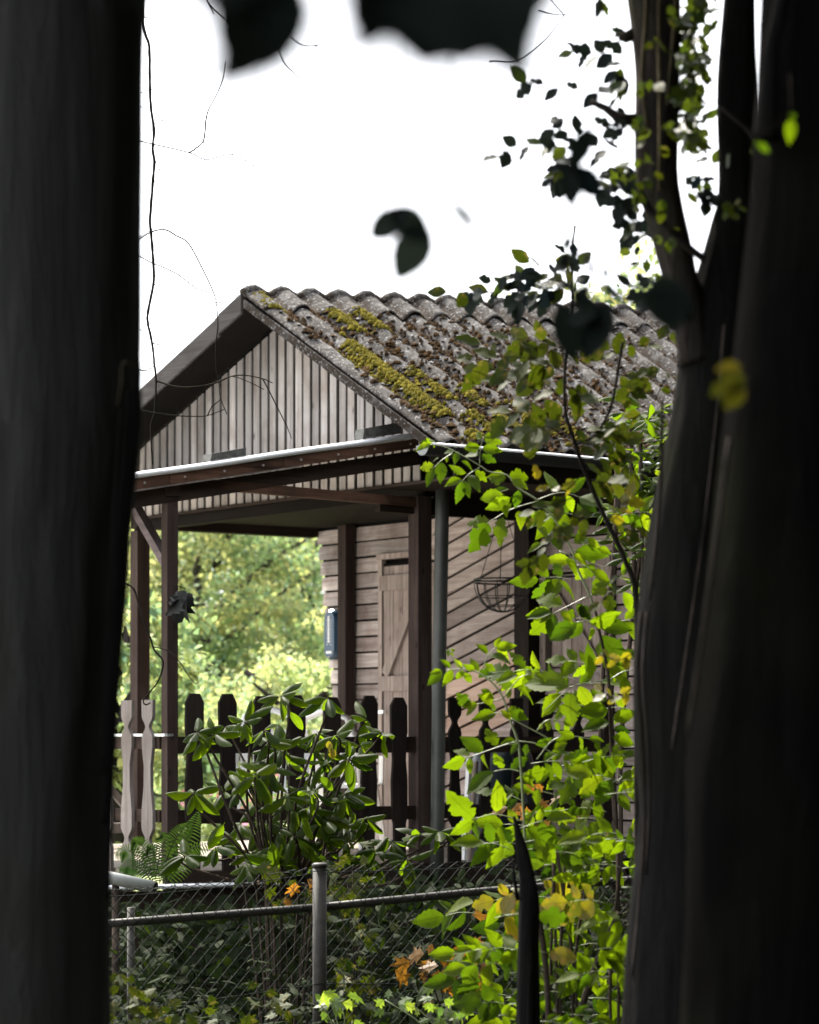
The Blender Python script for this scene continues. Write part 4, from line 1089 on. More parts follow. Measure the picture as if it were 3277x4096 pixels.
ct = wthing('large_tree', 'huge black tree trunk filling the right edge', 'tree', (P(3250, HY, 5.0).x, 5.0, 0))
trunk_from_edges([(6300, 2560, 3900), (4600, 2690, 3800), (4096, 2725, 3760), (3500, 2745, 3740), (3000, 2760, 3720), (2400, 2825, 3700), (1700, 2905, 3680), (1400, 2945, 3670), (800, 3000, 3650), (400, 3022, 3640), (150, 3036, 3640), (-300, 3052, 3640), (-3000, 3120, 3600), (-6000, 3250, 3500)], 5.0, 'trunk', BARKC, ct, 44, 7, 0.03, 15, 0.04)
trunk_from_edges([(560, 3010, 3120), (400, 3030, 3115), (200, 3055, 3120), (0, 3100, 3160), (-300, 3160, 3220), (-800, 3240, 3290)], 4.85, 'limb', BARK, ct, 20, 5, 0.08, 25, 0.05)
for s_ in ([(2890, 1750), (2830, 2200), (2775, 2600), (2720, 2950)],):
    otube('ivy_stem', smoothpath([P(X + 30, Y, 4.74) for X, Y in s_], 5), 0.0035, BARKB, ct, 6, 0.5, 3)

# leaning dead stake
ds = wthing('dead_stem', 'dark broken dead stem pointing up among the green shoots', 'stump', (P(2110, HY, 8.4).x, 8.4, 0))
trunk_from_edges([(5000, 2060, 2180), (4096, 2062, 2165), (3800, 2070, 2160), (3600, 2075, 2160), (3500, 2078, 2140), (3420, 2066, 2120), (3340, 2060, 2092), (3265, 2052, 2062)], 8.4, 'trunk', BARK, ds, 20, 7, 0.22, 33, 0.22)
otube('side_spur', [P(2072, 3600, 8.38), P(2058, 3520, 8.37), P(2050, 3430, 8.36)], [0.008, 0.006, 0.002], BARK, ds, 6)

# ------------------------------------------------------------------ hanging vines and bare twigs at the left
def zc(pts, ox, oy, s): return [(ox + x / s, oy + y / s) for x, y in pts]
vine = wthing('hanging_vine', 'bare dark vine hanging beside the left trunk in front of the gable', 'vine', P(600, 0, 11.0))
ZA = lambda pts: zc(pts, 0, 0, 1.3475)
ZB = lambda pts: zc(pts, 500, 1100, 1.725)
ZC = lambda pts: zc(pts, 440, 2000, 1.917)
vd = 11.0
vmain = ZA([(760, -250), (772, 0), (775, 150), (805, 250), (808, 400), (812, 560), (830, 700), (822, 800), (832, 870), (822, 1000), (808, 1180), (815, 1260), (825, 1400), (828, 1520), (798, 1680), (797, 1740), (820, 1850), (832, 1960), (843, 2060)]) + ZB([(215, 740), (210, 850), (200, 960), (180, 1030), (180, 1150), (190, 1310)])
pm = smoothpath([P(X, Y, vd) for X, Y in vmain], 4)
pm = [p + Vector((0.0016 * noise.noise(p * 40), 0.003 * noise.noise(p * 30), 0)) for p in pm]
nm_ = len(pm)
otube('main_stem', pm, [0.0062 * (1 - 0.5 * max(0, i / nm_ - 0.5) * 2) * (1 + 0.35 * noise.noise(Vector((i * 0.9, 0, 0)))) for i in range(nm_)], TWIG, vine, 5)
for k, (s_, r_) in enumerate([
    (ZA([(735, 752), (750, 758), (820, 775), (1020, 822), (1115, 860), (1250, 832), (1380, 900), (1495, 965), (1490, 1010)]), .0020),
    (ZA([(1020, 822), (1055, 800), (1098, 755), (1110, 650), (1125, 590), (1160, 525), (1200, 430), (1215, 330)]), .0025),
    (ZA([(1055, 800), (1052, 735)]), .0011), (ZA([(1250, 832), (1278, 785)]), .0011),
    (ZA([(1098, 755), (1100, 860), (1095, 930), (1125, 1035), (1160, 1170)]), .0012),
    (ZA([(725, 1302), (735, 1300), (815, 1250), (890, 1238), (950, 1270), (1015, 1310), (1085, 1435), (1140, 1550), (1165, 1625), (1175, 1750), (1165, 1850), (1165, 1990), (1180, 2060)]) + ZB([(660, 850), (705, 960)]), .0024),
    (ZA([(728, 1368), (735, 1370), (815, 1415), (880, 1440), (960, 1480), (1060, 1555), (1115, 1575), (1148, 1628), (1240, 1620), (1290, 1585)]), .0019),
    (ZA([(960, 1480), (1010, 1475), (1060, 1450), (1085, 1435)]), .0010),
    (ZA([(832, 850), (860, 912), (895, 905), (980, 920), (1015, 940)]), .0012), (ZA([(860, 912), (850, 960), (825, 985)]), .0011),
    (ZA([(765, 85), (775, 90), (865, 108), (940, 92), (975, 65)]), .0017), (ZA([(940, 92), (985, 102)]), .0010),
    (ZA([(745, 502), (755, 500), (810, 485), (855, 470)]), .0014), (ZA([(745, 572), (755, 575), (815, 580), (855, 545)]), .0013),
    (ZA([(830, 668), (870, 650), (885, 625)]), .0014), (ZA([(870, 650), (900, 650), (915, 665), (900, 680)]), .0012),
    (ZA([(820, 1850), (860, 1857), (910, 1855)]), .0017), (ZA([(740, 1990), (790, 1997), (832, 1970)]), .0020),
    (ZA([(730, 1290), (815, 1240), (900, 1190)]), .0012), (ZA([(830, 1520), (870, 1620), (900, 1660), (970, 1730)]), .0008),
    (ZA([(690, 1785), (740, 1770), (770, 1780), (797, 1740)]), .0014),
    (ZB([(215, 730), (350, 770), (500, 770), (640, 740), (730, 700), (830, 692), (950, 715), (1020, 745)]), .0024),
    (ZB([(950, 715), (990, 790), (1060, 930), (1120, 1050), (1150, 1130)]), .0021),
    (ZB([(100, 930), (200, 950), (350, 970), (480, 975), (570, 970), (690, 925)]), .0021),
    (ZB([(570, 970), (600, 910), (660, 860)]), .0022), (ZB([(640, 740), (740, 700), (860, 740), (960, 790)]), .0012),
    (ZC([(95, 625), (105, 635), (180, 680), (220, 800), (270, 960), (310, 1060), (340, 1150), (400, 1220), (405, 1280), (370, 1390), (300, 1480), (255, 1540), (275, 1570), (310, 1555)]), .0034),
    (ZC([(330, 1125), (440, 1155), (540, 1250), (590, 1330), (650, 1405), (680, 1395)]), .0018),
]):
    q = smoothpath([P(X, Y, vd + 0.02 * math.sin(k)) for X, Y in s_], 4)
    otube('twig', q, [max(0.0018, 1.6 * r_ * (1 - 0.45 * i / len(q))) for i in range(len(q))], TWIG, vine, 4)

ZD = lambda pts: zc(pts, 700, 0, 1.078)
for lab, lst in (('bare thin twig hanging from the top left of centre', [[(120, -80), (140, 10), (210, 80), (280, 130), (340, 190)], [(245, -60), (290, 60), (345, 92)], [(140, 10), (165, 60)]]),
                 ('short bare twig dangling below the dark leaves at upper centre', [[(440, 20), (475, 125), (540, 190), (600, 197), (630, 180)], [(600, 197), (622, 200)], [(430, 160), (470, 268), (520, 320), (560, 370), (600, 440)]]),
                 ('curving bare twig at the top right of centre', [[(1355, 268), (1380, 265), (1480, 262), (1600, 170), (1680, 65), (1725, 30), (1800, -60)], [(1430, 100), (1560, 5), (1640, -60)], [(1570, 45), (1625, 60), (1680, 65)], [(1680, 65), (1640, 20), (1600, -30)]])):
    t = wthing('bare_twig', lab, 'twig', P(*ZD([lst[0][0]])[0], 9.0), 'bare twigs hanging from the canopy')
    for s_ in lst:
        q = smoothpath([P(X, Y, 9.0) for X, Y in ZD(s_)], 4); otube('branchlet', q, [0.0034 * (1 - 0.5 * i / len(q)) for i in range(len(q))], TWIG, t, 4)

# ------------------------------------------------------------------ green ash-like shoots at the right
M_ASH = meshes('leaf', T_ASH, ASHL); M_ASD = meshes('leaf', T_ASH, ASHD); M_YEL = meshes('leaf', T_BEE, YELL); M_OLI = meshes('leaf', T_BEE, OLIV)
M_RHO = meshes('leaf', T_RHO, RHOD); M_MAPL = meshes('leaf', T_MAP, MAPL); M_MAPO = meshes('leaf', T_MAP, ORAN); M_MAPY = meshes('leaf', T_MAP, OLIV)
M_IVY = meshes('leaf', T_IVY + T_BEE[:1], IVYL); M_DRK = meshes('leaf', T_BEE, DARK)

AD = 9.6
ash = Plant('elder_shoot', 'tall arching shoot with bright backlit green leaflets reaching over the gutter', 'sapling', (P(2460, HY, AD).x, AD, 0), 'bright green shoots in front of the cabin')
ash2 = Plant('elder_shoot', 'lower bright green shoot arching left towards the grey downpipe', 'sapling', (P(2100, HY, AD - 0.3).x, AD - 0.3, 0), 'bright green shoots in front of the cabin')
def addleaf(pl, bx, by, tx, ty, d, me=None, jit=0.45, wide=None, grow_=1.04):
    L = math.hypot(tx - bx, ty - by) * d / F
    b = P(bx, by, d + R.gauss(0, 0.02)); tt = P(bx + (tx - bx) * grow_, by + (ty - by) * grow_, d + R.gauss(0, 0.32) * L)
    pl.leaf(me or R.choice(M_ASH if R.random() < .84 else M_ASD), leaf_mat(b, tt, facing(jit), wide or R.uniform(0.95, 1.2)))
Z4 = lambda x, y: (1600 + x / 1.568, 1600 + y / 1.568)
Z5 = lambda x, y: (1600 + x / 1.568, 2400 + y / 1.568)
L4 = [(195, 275, 100, 312), (200, 272, 128, 262), (205, 270, 170, 245), (215, 272, 236, 262), (200, 280, 150, 302), (215, 282, 215, 300), (190, 275, 118, 290), (210, 270, 190, 240),
 (215, 405, 122, 432), (212, 428, 168, 540), (262, 382, 252, 515), (300, 350, 292, 392), (245, 360, 205, 385),
 (345, 318, 275, 325), (400, 305, 505, 288), (360, 290, 345, 300), (520, 240, 468, 205), (525, 235, 606, 214), (528, 245, 636, 265), (512, 300, 636, 318), (510, 300, 412, 285), (505, 345, 405, 338), (505, 345, 600, 385),
 (365, 320, 342, 392), (380, 380, 460, 432), (420, 460, 305, 415), (430, 465, 502, 566), (390, 495, 285, 530), (390, 505, 360, 650), (395, 500, 437, 606), (470, 440, 548, 505),
 (670, 470, 545, 472), (680, 475, 815, 478), (670, 490, 555, 498), (700, 500, 800, 550), (745, 560, 725, 680), (690, 560, 560, 580), (655, 590, 500, 622), (640, 620, 672, 728), (700, 610, 540, 690),
 (745, 690, 768, 797), (565, 760, 416, 762), (560, 765, 458, 942), (650, 725, 608, 912), (655, 712, 700, 650),
 (962, 578, 922, 438), (1042, 580, 1165, 488), (965, 600, 1002, 692), (1045, 592, 1090, 705), (1130, 610, 1228, 697), (1125, 605, 1272, 660),
 (840, 705, 945, 745), (960, 730, 800, 775), (860, 790, 928, 855), (1130, 790, 1152, 884), (905, 900, 792, 950), (950, 862, 1002, 932), (920, 700, 840, 760),
 (1090, 950, 1308, 972), (1085, 962, 1175, 1030), (1040, 990, 1122, 1082), (1150, 1050, 1105, 1135), (1190, 1062, 1340, 1162), (1225, 1110, 1265, 1230),
 (1095, 1262, 1005, 1118), (1025, 1290, 858, 1228), (1110, 1275, 1192, 1372), (960, 1330, 800, 1355), (960, 1345, 875, 1392), (1000, 1322, 1085, 1392), (1310, 1215, 1322, 1330), (1200, 1225, 1290, 1140), (1400, 1200, 1470, 1330),
 (1090, 900, 1200, 840), (1180, 860, 1250, 930), (1240, 930, 1330, 960), (1060, 850, 1020, 760), (1150, 720, 1110, 650), (1020, 830, 1095, 850)]
for q in L4: addleaf(ash, *Z4(q[0], q[1]), *Z4(q[2], q[3]), AD + R.uniform(-0.1, 0.1))
LS5 = [(1120, 140, 935, 252), (1150, 140, 1045, 245), (1200, 170, 1200, 255), (1180, 135, 1400, 98), (1235, 160, 1472, 172), (1250, 212, 1430, 432), (1185, 500, 1192, 268), (960, 80, 803, 92), (950, 100, 825, 232), (970, 80, 938, 240), (1020, 60, 1082, 172), (1100, 30, 1190, 122),
 (1012, 582, 893, 722), (1075, 568, 1060, 790), (1070, 548, 768, 498), (1062, 545, 905, 478), (1410, 480, 1420, 618), (1310, 690, 1130, 690), (1190, 560, 1285, 625), (1310, 690, 1140, 735), (1320, 762, 1148, 805), (1330, 752, 1482, 700), (1340, 800, 1442, 832), (1240, 1112, 1250, 948), (1390, 1062, 1340, 930), (1432, 1092, 1442, 1214), (1300, 640, 1200, 575), (1330, 860, 1480, 900), (1330, 990, 1450, 960)]
for q in LS5: addleaf(ash, *Z5(q[0], q[1]), *Z5(q[2], q[3]), AD + R.uniform(-0.1, 0.1))
LS1 = [(270, 450, 173, 532), (265, 445, 190, 457), (320, 430, 262, 372), (318, 322, 283, 327), (320, 318, 350, 310), (318, 325, 300, 348), (322, 325, 335, 352), (318, 316, 310, 300), (330, 430, 273, 540), (392, 430, 345, 372), (402, 452, 452, 522), (500, 450, 440, 368), (400, 440, 350, 500),
 (595, 300, 633, 233), (600, 300, 724, 284), (600, 305, 690, 372), (555, 340, 486, 273), (555, 345, 690, 380), (530, 400, 602, 442), (470, 440, 408, 410), (540, 480, 590, 462), (640, 470, 735, 462), (745, 472, 600, 512), (560, 430, 500, 480),
 (720, 540, 595, 513), (830, 465, 785, 438), (835, 465, 915, 502), (722, 545, 852, 636), (700, 560, 665, 622), (430, 655, 370, 600), (505, 560, 592, 612), (492, 660, 388, 658), (482, 665, 413, 722), (560, 645, 602, 692), (592, 640, 500, 598),
 (610, 712, 458, 742), (650, 700, 775, 688), (680, 705, 805, 745), (700, 750, 640, 690), (935, 755, 935, 808), (985, 760, 997, 828), (900, 775, 868, 812), (1020, 760, 1085, 790), (1040, 770, 1055, 840),
 (610, 920, 543, 803), (530, 950, 383, 863), (445, 980, 338, 928), (415, 990, 281, 1053), (440, 985, 438, 1092), (530, 962, 530, 1067), (740, 890, 648, 882), (750, 900, 690, 960), (850, 910, 950, 880), (800, 900, 780, 980), (590, 1072, 418, 1205), (650, 1060, 588, 975), (690, 1060, 798, 985),
 (605, 1337, 622, 1148), (470, 1372, 303, 1240), (465, 1372, 330, 1480), (480, 1378, 470, 1500), (760, 1110, 850, 1165), (790, 1100, 930, 1075), (850, 1150, 935, 1080), (940, 950, 905, 1010), (960, 940, 1050, 890), (1000, 960, 1090, 960), (1120, 860, 1165, 945), (1180, 870, 1280, 880), (1150, 865, 1120, 930), (1230, 880, 1250, 950), (1060, 860, 985, 880), (1100, 860, 1000, 830), (700, 1170, 830, 1200), (620, 1290, 700, 1200), (880, 1180, 840, 1290), (930, 1180, 1040, 1140), (1000, 1200, 960, 1260)]
for q in LS1: addleaf(ash2, *Z5(q[0], q[1]), *Z5(q[2], q[3]), AD - 0.3 + R.uniform(-0.1, 0.1))
def zs(pl, f, pts, r0, r1, d, m=STEMG):
    q = smoothpath([P(*f(x, y), d) for x, y in pts], 4); n = len(q)
    pl.stem(q, [r0 + (r1 - r0) * i / n for i in range(n)], m)
zs(ash, Z5, [(1380, 2700), (1372, 2000), (1360, 1400), (1340, 1100), (1320, 800), (1310, 500), (1275, 300), (1250, 190), (1225, 60)], .0075, .005, AD, STEMB)
zs(ash, Z4, [(1225, 1330), (1190, 1220), (1110, 1050), (1070, 920), (950, 720), (865, 630), (740, 550), (670, 470), (560, 450), (500, 410), (300, 300), (180, 278)], .0045, .0013, AD)
for s_ in ([(330, 335), (260, 380), (210, 430)], [(500, 410), (508, 300), (525, 230)], [(500, 425), (440, 460), (385, 515)], [(865, 635), (700, 685), (560, 765)], [(865, 625), (960, 590), (1040, 582), (1130, 610)], [(1070, 925), (1000, 825), (940, 840), (910, 900)], [(1110, 1035), (1180, 1050), (1230, 1110)], [(1190, 1225), (1090, 1275), (960, 1340)], [(1190, 1225), (1310, 1205), (1400, 1195)], [(1000, 950), (1060, 970), (1095, 1020)]): zs(ash, Z4, s_, .0022, .001, AD)
for s_ in ([(1110, 140), (1180, 140), (1250, 200)], [(1300, 500), (1180, 520), (1070, 550), (900, 700)], [(1320, 500), (1400, 450), (1465, 440)], [(1340, 1160), (1420, 1090), (1490, 1040)], [(1340, 1160), (1200, 1130), (1080, 1090)]): zs(ash, Z5, s_, .0026, .0012, AD)
zs(ash2, Z5, [(850, 2700), (800, 1800), (780, 1400), (755, 1000), (735, 870), (690, 750), (650, 620), (590, 530), (500, 460), (400, 435), (290, 440)], .0065, .0015, AD - 0.3)
for s_ in ([(390, 430), (340, 380), (318, 320)], [(520, 430), (555, 345), (595, 300)], [(650, 615), (750, 490), (830, 465)], [(650, 620), (500, 650), (430, 660)], [(690, 745), (600, 710), (490, 760)], [(735, 885), (610, 925), (440, 985), (410, 990)], [(735, 885), (850, 900), (940, 950), (1000, 980)], [(765, 1080), (680, 1062), (590, 1075)], [(765, 1080), (850, 1180), (1000, 1230)], [(860, 820), (900, 770), (950, 750), (1040, 765)], [(860, 1000), (960, 880), (1080, 855), (1250, 885)], [(690, 740), (860, 830), (970, 890)], [(780, 1390), (605, 1345), (470, 1370)]): zs(ash2, Z5, s_, .0024, .001, AD - 0.3)
# dense lower growth: compound leaves along more shoots
def compound(pl, A, B, n, Lp, d, mes, bend=0.15, jit=0.5):
    """rachis from pixel A to B with n leaflet pairs and one end leaflet"""
    ax, ay = A; bx, by = B; dx, dy = bx - ax, by - ay; L = math.hypot(dx, dy)
    c = ((ax + bx) / 2 - dy * bend, (ay + by) / 2 + dx * bend * 0.3 - abs(dx) * 0.12)
    pt = lambda t: ((1 - t) ** 2 * ax + 2 * t * (1 - t) * c[0] + t * t * bx, (1 - t) ** 2 * ay + 2 * t * (1 - t) * c[1] + t * t * by)
    pl.stem([P(*pt(t), d) for t in (0, .25, .5, .75, 1)], [.0016, .0014, .0013, .0011, .001], STEMG, 'leaf_stalk', 4)
    ang = math.atan2(dy, dx)
    for i in range(n):
        t = 0.3 + 0.62 * i / max(1, n - 0.4)
        for s_ in (1, -1):
            a = ang + s_ * R.uniform(0.75, 1.15) + 0.0
            l = Lp * R.uniform(0.7, 1.05); x, y = pt(min(1, t + R.uniform(-.03, .03)))
            addleaf(pl, x, y, x + math.cos(a) * l, y + math.sin(a) * l + 0.18 * l, d + R.uniform(-.04, .04), R.choice(mes), jit)
    addleaf(pl, bx, by, bx + math.cos(ang) * Lp * 1.15, by + math.sin(ang) * Lp * 1.15 + 0.15 * Lp, d, R.choice(mes), jit)
for q in range(26):
    x = R.uniform(2030, 2500); y = R.uniform(3030, 3500); a = R.choice([R.uniform(2.5, 3.6), R.uniform(-0.5, 0.6)]); l = R.uniform(110, 190)
    compound(ash2 if q % 2 else ash, (x, y), (x + math.cos(a) * l, y - abs(math.sin(a)) * l * .5), R.choice([2, 2, 3]), R.uniform(70, 115), AD + R.uniform(-0.5, 0.6), M_ASH if q % 4 else M_ASD)
for q in range(13):
    x = R.uniform(2170, 2540); y = R.uniform(1960, 2960); a = R.choice([R.uniform(2.5, 3.7), R.uniform(-0.6, 0.6)]); l = R.uniform(100, 170)
    if y < 2300 and x < 2290: x += 140
    compound(ash, (x, y), (x + math.cos(a) * l, y - abs(math.sin(a)) * l * .5), R.choice([1, 2, 2]), R.uniform(75, 125), AD + R.uniform(0.2, 0.9), M_ASH)
ash.done(); ash2.done()
low = Plant('leafy_shrub', 'dense yellow-green shrub at the foot of the forked tree', 'shrub', (P(2380, HY, 9.2).x, 9.2, 0))
for q in range(78):
    x = R.uniform(1900, 2530); y = R.uniform(3330, 4150)
    if x < 2050 and y < 3600: continue
    a = R.choice([R.uniform(2.3, 3.8), R.uniform(-0.7, 0.8)]); l = R.uniform(90, 160)
    me = R.choice([M_ASH] * 6 + [M_ASD] * 4 + [M_YEL])
    compound(low, (x, y), (x + math.cos(a) * l, y - abs(math.sin(a)) * l * .4 + 20), R.choice([1, 2, 2]), R.uniform(65, 120), 9.2 + R.uniform(-0.6, 1.0), me, jit=0.6)
for k in range(7):
    x0 = R.uniform(2150, 2480)
    low.stem(smoothpath([P(x0 + 30, 4700, 9.3), P(x0 + R.uniform(-40, 40), 4000, 9.3), P(x0 + R.uniform(-60, 60), 3400, 9.3)], 4), 0.006, STEMB)
low.stem(smoothpath([P(2280, 4300, 8.9), P(2320, 4060, 8.9), P(2400, 3830, 8.9), P(2480, 3650, 8.9)], 5), .013, STEMB)
low.stem(smoothpath([P(2200, 4300, 8.9), P(2195, 4060, 8.9), P(2180, 3830, 8.9), P(2150, 3650, 8.9)], 5), .011, STEMB)
low.done()

# olive-leaved twigs on a dark sapling branch
BD = 8.2
bee = Plant('beech_sapling', 'slim dark sapling with olive leaves crossing the roof from the forked trunk', 'sapling', (P(2560, HY, BD).x, BD, 0))
Z2 = lambda x, y: (1500 + x / 1.4375, 1100 + y / 1.4375)
def px(pts): return smoothpath([P(X, Y, BD) for X, Y in pts], 5)
main = [(2560, 4400), (2550, 3300), (2548, 2800), (2545, 2390), (2500, 2240), (2430, 2090), (2380, 1980), (2330, 1860), (2290, 1740), (2262, 1640), (2262, 1450), (2285, 1300), (2290, 1150), (2292, 1000), (2300, 900)]
q = px(main); bee.stem(q, [.0105 * (1 - .72 * i / len(q)) for i in range(len(q))], TWIG)
br = [[(2310, 1775), (2380, 1740), (2440, 1640), (2470, 1500), (2490, 1370)], [(2545, 2390), (2600, 2330), (2640, 2200)]]
for s_ in br: bee.stem(px(s_), [.006, .005, .004] + [.003] * 30 if False else .0045, TWIG)
def twig(pl, pts, nleaf, Lp, mes, d, r0=.0022, droop=0.35, jit=0.6, sidej=0.7, dens=None):
    q = smoothpath([P(X, Y, d) for X, Y in pts], 5); n = len(q)
    pl.stem(q, [max(.0007, r0 * (1 - .7 * i / n)) for i in range(n)], TWIG, 'twig', 4)
    for i in range(nleaf):
        t = (i + 0.8) / (nleaf + 0.3) * (n - 1); k = min(n - 2, int(t)); p = q[k].lerp(q[k + 1], t - k)
        tan = (q[k + 1] - q[k]).normalized(); sidev = tan.cross(Vector((0, 1, 0))).normalized() * (1 if i % 2 else -1)
        dv = (tan * R.uniform(0.5, 1.0) + sidev * R.uniform(.3, 1) * sidej * 1.3 + Vector((0, R.gauss(0, .35), -droop))).normalized()
        L = Lp * R.uniform(.7, 1.15) * d / F
        pl.leaf(R.choice(mes), leaf_mat(p, p + dv * L, facing(jit, .6), R.uniform(.9, 1.15)))
for pts, n, L in (
    ([(1085, 430), (960, 380), (820, 370), (580, 405)], 9, 78), ([(1085, 555), (980, 510), (800, 470), (530, 490)], 11, 82), ([(1000, 560), (860, 560), (640, 540), (560, 560)], 8, 72), ([(1085, 720), (1000, 640), (900, 590), (640, 620)], 9, 75),
    ([(1100, 850), (1000, 820), (850, 790), (720, 800)], 8, 88), ([(1110, 930), (1010, 880), (930, 870), (880, 900)], 6, 92), ([(1090, 640), (1150, 660), (1190, 700)], 4, 78), ([(1120, 880), (1220, 890), (1330, 880), (1390, 850)], 6, 72),
    ([(1140, 70), (1040, 75), (900, 95), (700, 95), (370, 100)], 13, 70), ([(1130, 60), (1000, 20), (900, 15), (720, 0)], 6, 64), ([(1050, 80), (960, 130), (900, 140)], 5, 66), ([(900, 95), (830, 150), (800, 190)], 4, 64), ([(700, 95), (600, 110), (540, 140)], 4, 70),
    ([(1150, 90), (1050, 10), (960, -30), (880, -75)], 7, 66), ([(1150, 90), (1170, -40), (1140, -110), (1080, -130)], 7, 62), ([(1000, 60), (880, 30), (800, 20), (640, 40)], 7, 66), ([(1090, 450), (1180, 430), (1270, 430)], 5, 62), ([(1420, 390), (1560, 405), (1720, 320)], 5, 60), ([(1390, 570), (1480, 580), (1570, 575)], 6, 66), ([(1380, 640), (1450, 640), (1500, 620)], 5, 66), ([(1400, 480), (1370, 440), (1310, 430)], 4, 66),
    ([(1150, 1000), (1250, 960), (1340, 950), (1420, 960)], 8, 74), ([(1180, 1100), (1300, 1040), (1420, 1070), (1500, 1150)], 9, 70), ([(1560, 790), (1460, 830), (1380, 880)], 6, 60), ([(1220, 1180), (1320, 1180), (1450, 1200)], 7, 76)):
    twig(bee, [Z2(*p) for p in pts], n, L * 1.32, (M_DRK + M_IVY[1:] + M_OLI[:1]) if pts[0][1] < 140 else M_OLI, BD + R.uniform(-.15, .15))
for pts, n, L in (([(2300, 1990), (2230, 2010), (2160, 2040), (2110, 2060)], 6, 75), ([(2400, 2050), (2330, 2080), (2260, 2110), (2210, 2150)], 7, 78), ([(2330, 1900), (2250, 1960), (2130, 1910)], 5, 60), ([(2460, 2170), (2500, 2120), (2550, 2100)], 5, 72), ([(2500, 2280), (2440, 2350), (2400, 2420)], 5, 70), ([(2420, 2090), (2480, 2030), (2520, 1990)], 6, 76), ([(2545, 2600), (2480, 2640), (2400, 2620)], 6, 62), ([(2545, 2740), (2470, 2790), (2400, 2760)], 7, 60), ([(2550, 2500), (2620, 2530), (2700, 2540)], 5, 52), ([(2550, 2720), (2600, 2760), (2650, 2770)], 4, 46), ([(2540, 3300), (2600, 3330), (2640, 3380)], 4, 50), ([(2620, 1600), (2680, 1500), (2780, 1510)], 4, 52), ([(2560, 1880), (2650, 1720), (2690, 1700)], 3, 40), ([(2200, 2170), (2150, 2230), (2110, 2260)], 6, 78)):
    twig(bee, pts, n, L, M_OLI if R.random() < .8 else M_YEL, BD - 0.1 + R.uniform(-.2, .2))
bee.done()

# sprays of small leaves on the stems of the forked tree (climber)
climb = Plant('climbing_ivy', 'small-leaved climber spraying off the left stem of the forked tree', 'climber', P(2620, 1500, 6.7))
Z3 = lambda x, y: (1700 + x / 1.0938, y / 1.0938)
for pts, n, L in (([(905, 240), (790, 232), (720, 235), (640, 222)], 7, 46), ([(835, 420), (760, 400), (600, 380), (490, 368), (440, 365)], 6, 46), ([(890, 660), (760, 645), (640, 580), (560, 560)], 7, 52), ([(700, 640), (600, 640), (520, 635), (400, 640), (310, 690)], 8, 46), ([(900, 560), (860, 560), (800, 555)], 4, 46), ([(910, 700), (870, 740), (830, 760)], 6, 46), ([(900, 860), (830, 800), (780, 820)], 5, 50), ([(680, 700), (620, 740), (570, 790)], 7, 48), ([(960, 880), (900, 860), (850, 880)], 5, 50), ([(1000, 1000), (930, 960), (880, 980)], 5, 46), ([(1010, 1060), (950, 1020), (890, 1045)], 5, 42), ([(1060, 1260), (980, 1200), (920, 1120), (900, 1090)], 6, 34), ([(1050, 1270), (960, 1260), (900, 1260)], 6, 46), ([(890, 140), (850, 140)], 2, 30), ([(880, 270), (850, 300), (840, 360)], 4, 46), ([(1130, 840), (1200, 840), (1250, 890)], 6, 46), ([(1120, 770), (1180, 780), (1240, 800)], 4, 40), ([(1280, 740), (1240, 690), (1200, 650)], 3, 36), ([(900, 330), (850, 400), (840, 480)], 3, 36), ([(770, -20), (775, 20)], 2, 40), ([(1000, 1380), (980, 1330), (960, 1290)], 5, 46)):
    twig(climb, [Z3(*p) for p in pts], n + 1, L * 1.9, M_DRK + M_DRK + M_IVY, 6.9 + R.uniform(-.2, .2), .0013, .2)
for X, Y, n in ((2660, 70, 4), (2620, 160, 3), (2590, 340, 5), (2680, 250, 3), (2680, 500, 6), (2560, 500, 5), (2610, 570, 4), (2560, 640, 5), (2560, 700, 4), (2650, 930, 5), (2640, 820, 4), (2540, 790, 4), (2910, 820, 4), (2980, 590, 2), (2940, 830, 3)):
    for _ in range(n):
        a = R.uniform(0, 6.28); l = R.uniform(40, 62); x, y = X + R.gauss(0, 22), Y + R.gauss(0, 22)
        addleaf(climb, x, y, x + math.cos(a) * l * .8, y + abs(math.sin(a)) * l, 6.45, R.choice(M_IVY if R.random() < .5 else M_OLI), .5)
for _ in range(190):                    # thick ivy between the two stems
    t = R.random(); y = -60 + 640 * t ** 1.2; x = R.gauss(2770 - 20 * t, 42 - 12 * t)
    if 2720 < x < 2880 - 40 * t:
        a = R.uniform(0, 6.28); l = R.uniform(40, 70); addleaf(climb, x, y, x + math.cos(a) * l, y + math.sin(a) * l, 6.85 + R.uniform(-.25, .25), R.choice(M_IVY), .7)
for s_ in ([(2715, 560), (2760, 400), (2770, 200), (2790, -60)], [(2725, 300), (2780, 260), (2840, 180)]): climb.stem(smoothpath([P(X, Y, 6.85) for X, Y in s_], 4), .004, TWIG)
climb.done()

# ------------------------------------------------------------------ rhododendron
RD = 12.4
rho = Plant('rhododendron', 'leathery dark green rhododendron bush in front of the picket railing', 'shrub', (P(1150, HY, RD).x, RD, 0))
WH = [(1124, 2787), (1312, 2795), (788, 2932), (857, 2938), (979, 2891), (1072, 2972), (776, 3175), (1020, 3106), (1234, 3100), (741, 3425), (863, 3390), (1344, 2944), (1465, 2880), (1440, 2985), (1300, 3050), (1530, 2935), (1395, 3035), (1265, 3215), (1090, 3330), (1205, 3330), (960, 3300), (1570, 3370), (1490, 3430), (1680, 3340), (1760, 3330), (1390, 3370), (1630, 3440), (1130, 3440), (985, 3460), (1285, 3440), (900, 3170), (1150, 3190), (1380, 3180)]
rw0 = random.Random(77)
while len(WH) < 64:
    X, Y = rw0.gauss(1090, 190), rw0.uniform(2890, 3450)
    if 690 < X < 1500 and abs(X - 1110) < 130 + (Y - 2780) * .62: WH.append((X, Y))
hub = P(1130, 3500, RD + .1)
rw = random.Random(11)
